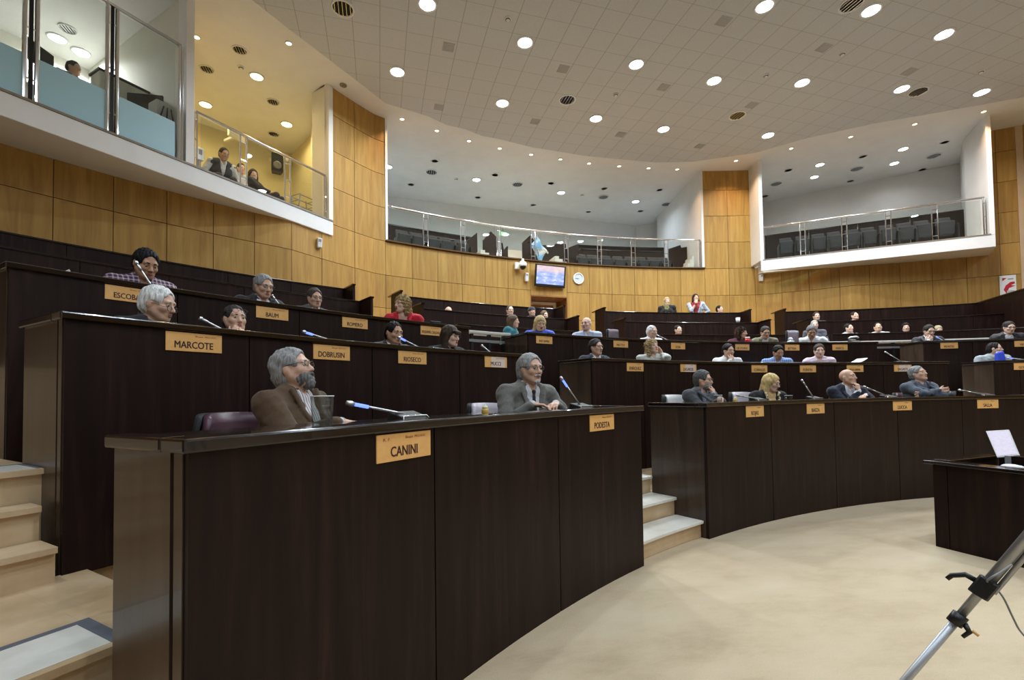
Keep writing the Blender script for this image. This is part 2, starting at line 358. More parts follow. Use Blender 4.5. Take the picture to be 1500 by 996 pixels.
m = MB(); m.prism([tuple(p) for p in poly], ZC-.03, ZC+.1); struct(m.build('ceiling', mt))
m = MB(); m.prism([(-20, -6.2), (20, -6.2), (20, 27), (-20, 27)], ZC, ZC+.2); struct(m.build('ceiling', M['white']))
# ---- galleries
LP, LQ = np.array([-11.1, 12.73]), np.array([-7.31, 16.71]); ld = (LQ-LP)/np.linalg.norm(LQ-LP); ln = np.array([ld[1], -ld[0]])   # ln points into the hall
RP, RQ = np.array([5.75, 17.11]), np.array([10.04, 13.57]); rdv = (RQ-RP)/np.linalg.norm(RQ-RP); rn = np.array([-rdv[1], rdv[0]])*-1
LS = LP-ld*4.5; LE = LQ+ld*.11
ZB, ZF = 5.26, 5.60     # balcony fascia bottom / top
lf_in = [P(Rw(t)+.06, t)[:2] for t in (-23.9, -26, -30, -34, -38, -42, -46, -50)]
m = MB(); m.prism([tuple(LS), tuple(LE)]+lf_in, ZB, ZF); struct(m.build('floor_gallery', M['white'], bevel=.01))
m = MB(); ins = -ln*.02
m.prism([tuple(LS+ln*.012), tuple(LE+ln*.012), tuple(LE-ln*.10), tuple(LS-ln*.10)], ZF, ZF+.035); struct(m.build('trim_3', noisy('stone_sill', (.20, .17, .13), (.27, .23, .18), 8., .4)))
RE = RQ+rdv*.09; RS = RP-rdv*.06
r_in = [P(18.05, t)[:2] for t in (38, 34, 30, 26, 22, 19.2)]
m = MB(); m.prism([tuple(RS), tuple(RE)]+r_in, ZB, ZF); struct(m.build('floor_gallery', M['white'], bevel=.01))
# gallery floors behind
m = MB(); m.prism([tuple(P(18.88, -18.6)[:2])]+[P(18.88, t)[:2] for t in np.linspace(-16, 12, 12)]+[P(18.88, 13.7)[:2], (7.6, 21.4), (5.03, 23.6), (-5.92, 23.1), (-7, 22)], ZG-.25, ZG-.03); struct(m.build('floor_gallery', M['cream']))
m = MB(); m.arc(18.74, 18.98, -18.6, 13.7, ZG-.02, ZG+.015, 24); struct(m.build('trim_4', M['groove']))
m = MB(); m.prism([P(18.55, 19.3)[:2], P(17.97, 28)[:2], P(17.97, 37)[:2], (13, 15.7), (8.6, 20.2), (6.5, 19.9)], ZG-.25, ZG-.01); struct(m.build('floor_gallery', M['cream']))
m = MB(); m.prism([P(18.45, -24.2)[:2], (-7.6, 19.5), (-8.75, 20.7), (-11.2, 19.4), (-12.6, 17.8), (-14.5, 16.2), (-16, 13), P(17.9, -48)[:2], P(17.9, -38)[:2], P(17.9, -30)[:2]], ZG-.25, ZG-.01); struct(m.build('floor_gallery', M['cream']))
def vwall(pts, z0, z1, th_, mt_, nm):
    m = MB()
    for (a, b) in zip(pts[:-1], pts[1:]):
        a = np.array(a, float); b = np.array(b, float); d = (b-a)/np.linalg.norm(b-a); n = np.array([-d[1], d[0]])*th_
        m.hexa([(*a, z0), (*b, z0), (*(b+n), z0), (*(a+n), z0), (*a, z1), (*b, z1), (*(b+n), z1), (*(a+n), z1)])
    return struct(m.build(nm, mt_))
vwall([(-6.6, 22.9), (5.03, 23.51), (7.4, 21.55)], ZG-.1, ZC, .15, M['white'], 'wall_back')
vwall([(6.3, 22.6), (8.6, 19.97), (12.66, 15.59), (12.9, 15.3)], ZG-.1, ZC, .15, M['white'], 'wall_right')
vwall([(-11.4, 19.03), (-8.75, 20.48), (-7.9, 18.86)], ZG-.1, ZC, .12, M['yellow'], 'wall_left')
vwall([(-15.5, 14.6), (-12.53, 17.58), (-9.72, 14.8)], ZG-.1, ZC, .1, M['cream'], 'wall_left')
vwall([(-9.64, 14.9), (-11.4, 19.03)], ZG-.1, ZC, .02, M['yellow'], 'wall_left')
# fins and piers
def slab(p0, p1, w, z0, z1, mt_, nm):   # vertical slab from front edge p0 back to p1, thickness w along the front
    p0 = np.array(p0, float); p1 = np.array(p1, float); d = (p1-p0)/np.linalg.norm(p1-p0); n = np.array([d[1], -d[0]])*w
    m = MB(); m.hexa([(*p0, z0), (*(p0+n), z0), (*(p1+n), z0), (*p1, z0), (*p0, z1), (*(p0+n), z1), (*(p1+n), z1), (*p1, z1)])
    return struct(m.build(nm, mt_, bevel=.006))
FP = at_pl(283, 150, LP, LQ)[:2]
m = MB(); a = FP-ld*.12; b = FP+ld*.02; m.prism([tuple(a), tuple(b), (-9.62, 14.95), (-9.78, 14.85)], ZF, ZC); struct(m.build('wall_left', M['white'], bevel=.005))
a = LQ-ld*.02; b = LE
m = MB(); m.prism([tuple(a), tuple(b), P(18.33, -23.9)[:2], (-7.55, 17.9), (-7.75, 17.16)], ZF, ZC); struct(m.build('wall_left', M['cream'], bevel=.005))
m = MB(); m.prism([(-7.55, 17.1), (-7.4, 17.1), (-7.7, 19.0), (-8., 18.9)], ZF, ZC); struct(m.build('wall_left', M['cream']))
m = MB(); m.prism([tuple(RS), tuple(RP+rdv*.04), (6.4, 18.3), (6.1, 18.2)], ZF, ZC); struct(m.build('wall_right', M['white'], bevel=.005))
m = MB(); m.prism([(6.1, 18.1), (6.35, 18.1), (8.7, 20.1), (8.4, 20.3)], ZF, ZC); struct(m.build('wall_right', M['white']))
m = MB(); m.prism([tuple(RQ-rdv*.02), tuple(RE), (11.2, 14.55), (10.91, 14.61)], ZF, ZC); struct(m.build('wall_right', M['white'], bevel=.005))
m = MB(); m.prism([(10.91, 14.61), (11.1, 14.4), (13.0, 15.5), (12.6, 15.7)], ZF, ZC); struct(m.build('wall_right', M['white']))
# ================================================================== DESKS
TH = lambda x, y, R: th(at_r(x, y, R))
def fill(js, t0, t1):   # joints measured on the photo, continued at their own spacing to both ends
    js = sorted(js)
    if len(js) > 1: d = (js[-1]-js[0])/(len(js)-1)
    else: d = 5.6
    while js[0]-d > t0+1.2: js.insert(0, js[0]-d)
    while js[-1]+d < t1-1.2: js.append(js[-1]+d)
    return [t0]+js+[t1]
def desk(label, row, t0, t1, js, zb, group, depth=.64, ends=(1, 1), post=0, d0=None):
    R, H, W = ROWS[row]
    root = empty('deputies_desk', P(R+.3, (t0+t1)/2, zb), label, 'desk', group)
    g = math.degrees(.004/R); T = .03
    # dark core behind the joints
    m = MB(); m.arc(R+T*.7, R+T+.02, t0+.02, t1-.02, zb, H-.045); under(m.build('carcass', M['joint']), root)
    for a, b in zip(js[:-1], js[1:]):
        m = MB(); m.arc(R, R+T*.7, a+g, b-g, zb, H-.042); under(m.build('front_panel', M['dark']), root)
    eg = math.degrees(.035/R)
    for k, (t, s) in enumerate(((t0, 1), (t1, -1))):
        if not ends[k]: continue
        a, b = sorted((t, t+s*eg))
        m = MB(); m.arc(R+(.085 if post and k == 0 else T), R+(d0 if d0 and k == 0 else depth), a, b, zb, H-.042, 1); under(m.build('end_panel', M['darkend_sheen']), root)
        if post and k == 0:
            m = MB(); m.arc(R+.0225, R+.066, a, b, zb, H-.042, 1); under(m.build('corner_post', M['darkend_sheen']), root)
    e0, e1 = t0-math.degrees(.02/R)*ends[0], t1+math.degrees(.02/R)*ends[1]
    m = MB(); m.arc(R-.022, R+.10, e0, e1, H-.042, H); under(m.build('front_ledge', M['darktop'], bevel=.008), root)
    for k, (a, b) in enumerate(((e0, e0+math.degrees(.075/R)), (e1-math.degrees(.075/R), e1))):
        if ends[k]: m = MB(); m.arc(R+.101, R+(d0 if d0 and k == 0 else depth)+.02, a, b, H-.042, H, 1); under(m.build('end_ledge', M['darktop'], bevel=.008), root)
    m = MB(); m.arc(R+.06, R+depth, e0+math.degrees(.09/R)*ends[0], e1-math.degrees(.09/R)*ends[1], H-.047, H-.022); under(m.build('worktop', M['darktop']), root)
    return root
M['darkend_sheen'] = wood('dark_veneer_sheen', (.030, .018, .012), (.048, .030, .020), (.072, .047, .033), (10, 10, .8), .30, .2, .1, .01)  # lighter veneer for end panels: their reflection put into the colour
def bench(label, row, t0, t1, js, zb, group, wings=(1, 1), wl=.53):
    R, H, W = ROWS[row]
    root = empty('bench_partition', P(R, (t0+t1)/2, zb), label, 'partition', group)
    g = math.degrees(.004/R)
    m = MB(); m.arc(R+.02, R+.04, t0, t1, zb, H-.03); under(m.build('carcass', M['joint']), root)
    for a, b in zip(js[:-1], js[1:]):
        m = MB(); m.arc(R, R+.025, a+g, b-g, zb, H-.028); under(m.build('front_panel', M['dark']), root)
    m = MB(); m.arc(R-.012, R+.26, t0, t1, H-.03, H); under(m.build('ledge', M['darktop'], bevel=.005), root)
    eg = math.degrees(.05/R)
    for k, (t, s) in enumerate(((t0, 1), (t1, -1))):
        if not wings[k]: continue
        a, b = sorted((t, t+s*eg)); L_ = wings[k] if wings[k] > 1 else wl
        m = MB(); m.arc(R-L_, R-.001, a, b, zb-.45, H-.028, 1); under(m.build('end_panel', M['dark']), root)
        m = MB(); m.arc(R-L_-.015, R-.013, a-math.degrees(.012/R), b+math.degrees(.012/R), H-.028, H+.004, 1); under(m.build('end_cap', M['darktop']), root)
    return root
th1 = lambda x, y: TH(x, y, R1)
DA0, DA1, DB0, DB1 = TH(274, 652.5, R1), -26.57, -20.2, 16.2
g1, g2, g3 = 'front row desks', 'second row desks', 'third row desks'
desk('dark wood front row desk nearest the camera, of the bearded person in brown', 1, DA0, DA1, [DA0]+[TH(637.5, 800, R1), TH(819.5, 750, R1)]+[DA1], 0, g1, post=1, d0=.41)
jsB = fill([TH(1131, 670, R1), TH(1224, 665, R1), TH(1316.5, 660, R1), TH(1410, 620, R1)], DB0, DB1)
desk('dark wood front row desk across the floor, behind the small operator desk', 1, DB0, DB1, jsB, 0, g1)
jsA2 = fill([TH(365.4, 500, R2), TH(545, 520, R2), TH(673, 530, R2)], -44.75, -24.6)
desk('dark wood second row desk on the left, below the white-haired person', 2, -44.75, -24.6, jsA2, .50, g2, post=1, d0=.56)
jsB2 = fill([TH(942.6, 540, R2), TH(1083, 545, R2), TH(1152.6, 545, R2), TH(1223, 545, R2), TH(1294, 545, R2)], -18.85, 16.6)
jsB2 = [-18.85]+[t for t in [TH(x, 545, R2) for x in (942.6, 1013, 1083, 1152.6, 1223, 1294)]]+[16.6]
desk('dark wood second row desk in the middle, behind the seated front row', 2, -18.85, 16.6, jsB2, .34, g2)
desk('dark wood second row desk at the right edge of the photo', 2, 20.6, 44, fill([TH(1449, 560, R2)+2.5], 20.6, 44), .34, g2)
jsA3 = fill([TH(260, 470, R3), TH(438.4, 480, R3)], -44.2, -23.8)
desk('dark wood third row desk on the left, below the person in plaid', 3, -44.2, -23.8, jsA3, .9, g3)
jsB3 = [-18.9]+[TH(x, 510, R3) for x in (839, 913.6, 984, 1055, 1124.3, 1196)]+[15.9]
desk('dark wood third row desk in the middle of the hall', 3, -18.9, 15.9, jsB3, .9, g3)
desk('dark wood third row desk on the far right', 3, 20.1, 44, fill([TH(1424.7, 510, R3)], 20.1, 44), .9, g3)
# ---- high partitions behind the deputies
gp = 'dark panelled partitions of the rear tiers'
PT = lambda xs, y, R: [TH(x, y, R) for x in xs]
bench('low dark partition on the left of the centre aisle, behind the woman in teal', 35, -18.6, -4.7, fill(PT((700, 770), 485, R35), -18.6, -4.7), 1.3, gp, (0, 0))
bench('low dark partition in the middle, in front of the bench with the paper cup', 35, 1.6, 15.3, fill(PT((1036, 1110), 495, R35), 1.6, 15.3), 1.3, gp, (0, 0))
bench('low dark partition on the right, in front of the two men in white shirts', 35, 18.8, 46, fill(PT((1260, 1330), 492, R35), 18.8, 46), 1.3, gp, (0, 0))
bench('lower dark bench partition on the far left under the balcony', 4, -50, -23.7, fill(PT((116.8, 248, 358), 405, R4), -50, -23.7), 1.75, gp, (0, 1))
bench('lower dark bench partition between the left aisle and the door', 4, -19.9, -5.1, fill(PT((690, 760), 465, R4), -19.9, -5.1), 1.75, gp)
bench('lower dark bench partition right of the door, with a paper cup on it', 4, -.4, 14.9, fill(PT((1003.6, 1058), 480, R4), -.4, 14.9), 1.75, gp)
bench('lower dark bench partition on the right, below the right balcony', 4, 18.6, 47, fill(PT((1250, 1305), 475, R4), 18.6, 47), 1.75, gp, (1, 0))
bench('topmost dark bench partition on the far left, against the wood wall', 5, -50, -23.35, fill(PT((97, 334, 426), 395, R5), -50, -23.35)if 0 else [-50]+sorted(PT((97, 218, 334, 426), 395, R5))+[-23.35], 2.28, gp, (0, 1))
bench('topmost dark bench partition left of the door', 5, -19.8, -4.3, fill(PT((650, 720), 445, R5), -19.8, -4.3), 2.28, gp)
bench('topmost dark bench partition with two women standing behind it', 5, -.2, 15.3, fill(PT((924, 976.6, 1029.5), 465, R5), -.2, 15.3), 2.28, gp)
bench('topmost dark bench partition under the right balcony', 5, 18.6, 36.2, fill(PT((1190, 1290), 460, R5), 18.6, 36.2), 2.28, gp, (1, 2.4))
# pale ledges across the aisles behind the third row
def ledge(label, t0, t1, R, z, sup):
    root = empty('ledge_rail', P(R, (t0+t1)/2, z), label, 'rail', 'pale ledge rails behind the third row')
    m = MB(); m.arc(R, R+.24, t0, t1, z-.045, z); under(m.build('ledge_top', M['railtop'], bevel=.01), root)
    m = MB(); m.arc(R+.06, R+.10, t0, t1, z-.17, z-.13); under(m.build('lower_rail', M['grey']), root)
    for t in sup:
        m = MB(); m.arc(R+.06, R+.12, t, t+.2, .9, z-.045, 1); under(m.build('post', M['black']), root)
    m = MB(); m.arc(R+.07, R+.10, t0+.05, t1-.05, .9, z-.19); under(m.build('panel', M['dark']), root)
M['railtop'] = mat('pale_rail', (.62, .6, .55), .3)
q0, q1 = at_r(681, 485, R3+.75), at_r(742, 489, R3+.75)
ledge('pale ledge rail beside the woman in teal, at the left aisle', th(q0), th(q1), R3+.62, (q0[2]+q1[2])/2, [th(q0)+.3, (th(q0)+th(q1))/2, th(q1)-.5])
q0, q1 = at_r(1040, 500.3, R3+1.24), at_r(1490, 493.5, R3+1.24)
ledge('long pale ledge rail behind the dark-suited man in the third row on the right', th(q0), th(q1)+4, R3+1.22, (q0[2]+q1[2])/2, [th(q0)+.5, th(q0)+6, th(q0)+12, th(q0)+18, th(q0)+24])
# ================================================================== NAMEPLATES
def embolden(me, b, name):
    v = [tuple(x.co) for x in me.vertices]; f = [tuple(p.vertices) for p in me.polygons]; n = len(v); V = []; F_ = []
    for k, (dx, dy) in enumerate(((-b, 0), (0, b*.4), (b, 0), (0, -b*.4))):
        V += [(x+dx, y+dy, z+k*.00002) for x, y, z in v]; F_ += [tuple(i+k*n for i in p) for p in f]
    m2 = bpy.data.meshes.new(name); m2.from_pydata(V, [], F_); m2.materials.append(me.materials[0]); return m2
def text(s, size, mt_, parent, x, z, bold=0., sx=1., y=-.0015, name='lettering', ext=.0004):
    c = bpy.data.curves.new(name, 'FONT'); c.body = s; c.size = size; c.align_x = 'CENTER'; c.align_y = 'CENTER'; c.extrude = ext; c.offset = 0; c.resolution_u = 3
    o = bpy.data.objects.new(name, c); COL.objects.link(o); c.materials.append(mt_)
    dg = bpy.context.evaluated_depsgraph_get(); me = bpy.data.meshes.new_from_object(o.evaluated_get(dg)); bpy.data.objects.remove(o); me.name = name
    if bold > .001: me = embolden(me, bold, name)
    o = bpy.data.objects.new(name, me); COL.objects.link(o)
    o.parent = parent; o.location = (x, y, z); o.rotation_euler = (PI/2, 0, 0); o.scale = (sx, 1, 1); return o
def plate(row, px, py, name, pale=0, w=.315, h=.115, label=None):
    R, H, W = ROWS[row]; t = TH(px, py, R); q = P(R-.0055, t, H-.05-h/2)
    lab = label
    # the plate's local -Y looks towards the hall centre
    root = empty('nameplate', q, lab, 'nameplate', 'deputies brass nameplates', -rad(t))
    m = MB(); m.box((0, .001, 0), (w, .006, h)); pl_ = m.build('plate', M['plate'], root, bevel=.0015)
    if pale:
        m = MB(); m.box((.03, -.0022, 0), (w*.62, .0006, h*.94)); m.build('paper_slip', mat('pale_slip', (.72, .60, .52), .5), pl_)
    sz = h*.52 if len(name) < 9 else h*.40
    text(name, sz, M['ink'], pl_, -.005, -h*.17, .0014, .78 if len(name) < 9 else .70, -.0028)
    text('R. F.', h*.15, M['ink2'], pl_, -w*.33, h*.30, 0, 1.4, -.0028) if row == 1 and px < 700 else None
    text('Bloque  PRO.SOC.', h*.13, M['ink2'], pl_, w*.20, h*.33, .0003, 1.1, -.0028) if px < 900 else text('Bloque', h*.12, M['ink2'], pl_, w*.22, h*.33, .0002, 1.3, -.0028)
fr, sr, tr = 'front row nameplate ', 'second row nameplate ', 'third row nameplate '
for a in [(1, 592, 640, 'CANINI', 0, 'brass nameplate nearest the camera, below the blue-ringed microphone'), (1, 881, 610, 'PODESTA', 0, 'brass nameplate at the right end of the nearest desk'), (1, 1105, 596, 'ROJAS', 0, fr+'below the blond person in black'), (1, 1194, 593, 'BAEZA', 0, fr+'below the raised silver microphone'), (1, 1321, 588, 'LUCCA', 0, fr+'between the bald person and the one with crossed arms'), (1, 1446, 585, 'SALLA', 0, 'last front row nameplate, above the operator desk'),
          (2, 285, 494, 'MARCOTE', 0, sr+'below the white-haired person on the left'), (2, 486, 510, 'DOBRUSIN', 0, sr+'just right of the bearded head'), (2, 604, 518, 'RIOSECO', 0, sr+'below the dark-haired person at the microphone'), (2, 726, 524, 'MUCCI', 1, sr+'with a pale slip, left of the grey-suited person'),
          (2, 930, 533, 'ENRIQUEZ', 0, sr+'below the blond person with a hand at the ear'), (2, 1008, 535, 'LAGARDE', 1, sr+'with a pale slip above the person resting his chin'), (2, 1112, 537, 'CORRALES', 0, sr+'just above the blond person with golden trim'), (2, 1183, 537, 'FUENTES', 0, sr+'below the person in pink'), (2, 1252, 537, 'DE LA GARMA', 0, sr+'under the white papers, above the bald person'), (2, 1322, 537, 'SAGASTI', 1, sr+'beside the grey hair of the person with crossed arms'), (2, 1500, 536, 'GOMEZ', 0, sr+'cut by the right edge of the photo'),
          (3, 190, 422, 'ESCOBAR', 0, tr+'below the person in plaid'), (3, 399, 455, 'BAUM', 0, tr+'below the grey-haired person with glasses'), (3, 520, 468, 'ROMERO', 0, tr+'left of the person in red'), (3, 631, 478, 'ESQUIVEL CALDAS', 0, tr+'right of the person in red, with two words'), (3, 797, 494, 'RUIZ GAVIÑA', 0, tr+'below the blond person in bright blue'), (3, 909, 499, 'MATTIO', 0, tr+'right of the bald person in light blue'), (3, 993, 504, 'SOSA', 0, tr+'right of the white-haired person'), (3, 1087, 505, 'DE OTAÑO', 0, tr+'below the curly-haired person with the red mug'), (3, 1160, 506, 'BETTIGA', 0, tr+'between the olive jacket and the bent white shirt'), (3, 1230, 506, 'MARCO', 0, tr+'at the right end of the middle desk'), (3, 1390, 504, 'MONTES', 0, tr+'below the dark-suited person with a hand at the mouth'), (3, 1500, 503, 'VIDAL', 0, tr+'cut by the right edge of the photo')]:
    plate(*a[:5], label=a[5])
# ================================================================== MICROPHONES
M['led'] = mat('blue_light_ring', (.05, .08, .6), .3, emit=(.12, .2, 1.), es=2.2)
M['stem'] = mat('satin_stem', (.72, .74, .78), .28, .85)
def mic(row, bx, by, tx, ty, label, dr=.24, on=1, fat=1.):
    R, H, W = ROWS[row]
    b = at_r(bx, by, R+dr); b[2] = H-.022
    tp = at_r(tx, ty, R+dr+.05); b0 = np.array([b[0], b[1], H+.03])
    a = math.atan2(b[0], b[1])
    root = empty('desk_microphone', tuple(b), label, 'microphone', 'gooseneck desk microphones', -a)
    m = MB(); m.hexa([(-.09, -.06, 0), (.09, -.06, 0), (.09, .07, 0), (-.09, .07, 0), (-.075, -.04, .03), (.075, -.04, .03), (.085, .06, .055), (-.085, .06, .055)]); m.build('base', M['black'], root, bevel=.006)
    m = MB(); m.tube([(-.091, -.058, .004), (-.076, -.041, .033), (.076, -.041, .033), (.091, -.058, .004)], .0035, 6); m.build('rim', M['steel'], root, True)
    Mi = Matrix.Rotation(a, 3, 'Z')
    v = Mi@Vector(tuple(tp-b)); s0 = Vector((-.02 if v.x < 0 else .02, .01, .04)); d = v-s0
    pts = [s0+d*k for k in (0, .25, .5, .66)]; pts[0] = s0
    m = MB(); m.tube(pts, .0062*fat, 8); st_ = m.build('stem', M['stem'], root, True)
    m = MB(); m.tube([s0+d*.66, s0+d*.9], .0085*fat, 10); m.build('light_ring', M['led'] if on else M['stem'], st_, True)
    m = MB(); m.tube([s0+d*.89, s0+d*.93, s0+d*1.], [.010*fat, .013*fat, .0105*fat], 10); m.build('capsule', M['stem'], st_, True)
F = 1.15
mic(1, 600, 606, 508, 590, 'gooseneck microphone with blue ring in front of the bearded person in brown', .20)
mic(1, 853, 592, 821, 552, 'gooseneck microphone with blue ring beside the grey-suited man', .25)
mic(1, 1112, 580, 1079, 579, 'low gooseneck microphone in front of the blond woman', .25, 0)
mic(1, 1194, 579, 1174, 556, 'raised silver microphone between the blond woman and the bald man', .25, 0, F)
mic(1, 1302, 578, 1265, 566, 'silver microphone pointing at the bald man', .25, 0, F)
mic(1, 1444, 576, 1404, 571, 'silver microphone at the right end of the front row', .25, 0, F)
mic(2, 334, 483, 292, 465.5, 'silver microphone beside the man with glasses on his forehead', .22, 0, F)
mic(2, 490, 497, 443, 485.5, 'blue-lit microphone lying on the second row desk, left of the speaker', .22, 1, F)
mic(2, 618, 508, 583, 493.5, 'blue-lit microphone at the mouth of the dark-haired man', .22, 1, F)
mic(2, 722, 515, 705, 505.5, 'small silver microphone at the right end of the left second row desk', .22, 0, F)
mic(2, 1323, 528, 1296, 515, 'silver microphone on the empty end of the second row', .22, 0, F)
mic(2, 1502, 529, 1476, 524, 'microphone beside the man in the grey sweater', .22, 1, F)
mic(3, 229, 418, 198, 382.5, 'silver microphone in front of the man in the plaid shirt', .22, 0, 1.3)
mic(3, 415, 445, 398, 432, 'silver microphone in front of the grey-haired man in third row', .22, 0, F)
mic(3, 982, 498, 961, 490, 'silver microphone in front of the white-haired man', .22, 0, F)
mic(3, 1384, 499, 1371, 493, 'blue-lit microphone at the hand of the dark-suited man', .22, 1, F)
# ================================================================== THINGS ON THE DESKS
M['water'] = mat('water', (.8, .85, .85), .0, trans=1., ior=1.33)
def tumbler(row, px, py, label, h=.10, r=.036, dr=.2, fillz=.0):
    R, H, W = ROWS[row]; q = at_r(px, py, R+dr); q[2] = H-.022
    root = empty('water_glass', tuple(q), label, 'glass', 'water glasses on the desks')
    m = MB(); m.lathe([(r*.86, 0), (r, h), (r-.0025, h), (r*.86-.0025, .012), (0, .012)], 24); m.build('cup', M['cup'], root, True)
    m = MB(); m.lathe([(0, .013), (r*.82, .013), (r*.9, h*.62), (0, h*.62)], 20); m.build('water', M['cup'], root, True)
    m = MB(); m.lathe([(r-.0026, h-.003), (r+.001, h-.003), (r+.001, h+.0015), (r-.0026, h+.0015), (r-.0026, h-.003)], 24); m.build('rim', M['whitep'], root, True)
tumbler(1, 472, 624, 'glass of water beside the bearded man in brown', .135, .046, .22)
tumbler(1, 1052, 586, 'small glass of water in front of the man resting his chin', .09, .042)
tumbler(1, 1155, 584, 'small glass of water right of the blond woman', .07, .042)
def jar(row, px, py, label, dr=.3):
    R, H, W = ROWS[row]; q = at_r(px, py, R+dr); q[2] = H-.022
    root = empty('sugar_jar', tuple(q), label, 'jar', 'small amber jars')
    m = MB(); m.lathe([(0, 0), (.020, 0), (.024, .012), (.024, .032), (.018, .044), (0, .044)], 16); m.build('body', M['amber'], root, True)
    m = MB(); m.lathe([(0, .044), (.018, .044), (.02, .048), (.015, .058), (.005, .061), (.006, .069), (0, .07)], 16); m.build('lid', M['paleglass'], root, True)
M['amber'] = mat('amber_glass', (.65, .42, .10), .15, spec=.8); M['paleglass'] = mat('pale_glass', (.75, .70, .50), .2, spec=.8)
jar(1, 711, 612, 'small amber jar beside the empty grey chair'); jar(1, 1077, 588, 'small amber jar between the two front row chairs')
def dark_tumbler(px, py, row, label):
    R, H, W = ROWS[row]; q = at_r(px, py, R+.25); q[2] = H-.022
    root = empty('tumbler', tuple(q), label, 'tumbler'); m = MB(); m.lathe([(0, 0), (.036, 0), (.042, .085), (.039, .085), (.034, .01), (0, .01)], 20); m.build('cup', mat('smoked_glass', (.10, .10, .11), .15), root, True)
    m = MB(); m.lathe([(.038, .084), (.043, .084), (.043, .088), (.038, .088), (.038, .084)], 20); m.build('rim', M['steel'], root, True)
dark_tumbler(1395, 583, 1, 'smoked tumbler right of the man with crossed arms')
# papers
def papers(row, x0, x1, y, label, depth=.21, n=5, curl=0., dr=.12):
    R, H, W = ROWS[row]; a = TH(x0, y, R+dr); b = TH(x1, y, R+dr)
    root = empty('paper_stack', P(R+dr+depth/2, (a+b)/2, H-.022), label, 'papers', 'papers lying on the desks')
    for k in range(n):
        m = MB(); e = rnd.uniform(-.15, .15)
        n_ = 10; vs = []
        for i in range(n_+1):
            t = a+(b-a)*i/n_+e*.3; z = H-.020+.004*k+curl*max(0, (i/n_-.45))**2
            vs += [P(R+dr+e*.1, t, z), P(R+dr+depth+e*.1, t, z), P(R+dr+depth+e*.1, t, z+.003), P(R+dr+e*.1, t, z+.003)]
        fs = [(0, 1, 2, 3), (4*n_+3, 4*n_+2, 4*n_+1, 4*n_)]
        for i in range(n_):
            for k2 in range(4): u, v = 4*i+k2, 4*i+(k2+1) % 4; fs.append((u, v, v+4, u+4))
        m.add(vs, fs); under(m.build('sheet', M['paper'], smooth=False), root)
M['paper'] = mat('paper', (.82, .81, .78), .7)
papers(2, 1232, 1271, 529, 'white papers with a lifted corner on the second row desk', .22, 3, .30)
papers(3, 85, 103, 398, 'small pale papers at the left end of the third row', .2, 4, .16)
def bag():
    R, H, W = ROWS[3]; q = at_r(1158, 499, R+.25); q[2] = H-.022
    root = empty('plastic_bag', tuple(q), 'rumpled clear plastic bag beside the man in the white shirt', 'bag')
    m = MB(); rs = []
    for i in range(9):
        z = .13*i/8; rs.append((.07*(1-.55*(i/8)**2.2)*(1+.12*math.sin(i*2.1)), z))
    m.lathe([(0, 0)]+rs+[(0, .135)], 14); o = m.build('bag_body', mat('bag_film', (.6, .62, .62), .2), root, True)
    for v in o.data.vertices: v.co.x *= 1+.25*math.sin(v.co.z*60+v.co.y*40); v.co.y *= 1+.2*math.cos(v.co.z*45+v.co.x*30)
    m = MB(); m.ball((0, 0, .135), (.04, .025, .012), 6); m.build('knot', M['paper'], root, True)
bag()
def redcup():
    R, H, W = ROWS[3]; q = at_r(1095, 500, R+.22); q[2] = H-.022
    root = empty('mug', tuple(q), 'red mug in front of the curly-haired woman', 'mug')
    m = MB(); m.lathe([(0, 0), (.042, 0), (.045, .12), (.040, .12), (.038, .01), (0, .01)], 20); m.build('cup', mat('red_enamel', (.6, .012, .02), .25), root, True)
    m = MB(); m.lathe([(.038, .118), (.047, .118), (.047, .136), (.035, .142), (0, .142)], 20); m.build('lid', M['paper'], root, True)
redcup()
def papercup():
    R, H, W = ROWS[4]; q = at_r(1081, 471, R+.12); q[2] = H
    root = empty('paper_cup', tuple(q), 'white paper cup on the dark bench partition', 'cup')
    m = MB(); m.lathe([(0, 0), (.048, 0), (.06, .15), (.056, .15), (.044, .01), (0, .01)], 16); m.build('cup', M['paper'], root, True)
    m = MB(); m.lathe([(.056, .148), (.063, .148), (.063, .156), (.056, .156), (.056, .148)], 16); m.build('rim', M['whitep'], root, True)
papercup()
def phone_thing(row, px, py, w, d, h, label, cat, name, mt_, dr=.2):
    R, H, W = ROWS[row]; q = at_r(px, py, R+dr); q[2] = H-.022
    root = empty(name, tuple(q), label, cat, None, -math.atan2(q[0], q[1]))
    m = MB(); m.hexa([(-w/2, -d/2, 0), (w/2, -d/2, 0), (w/2, d/2, 0), (-w/2, d/2, 0), (-w*.42, -d*.3, h*.5), (w*.42, -d*.3, h*.5), (w*.46, d*.45, h), (-w*.46, d*.45, h)]); m.build('base', mt_, root, bevel=.008)
    return root
r_ = phone_thing(3, 639, 474, .24, .16, .07, 'black desk unit right of the woman in red', 'desk unit', 'console', M['black'])
m = MB(); m.box((0, .03, .075), (.16, .05, .03)); m.build('handset', M['black'], r_, bevel=.01)
r_ = phone_thing(3, 561, 464, .16, .14, .05, 'flat black desk unit left of the woman in red', 'desk unit', 'console', M['black'])
m = MB(); m.box((0, .03, .055), (.1, .05, .02)); m.build('handset', M['black'], r_, bevel=.01)
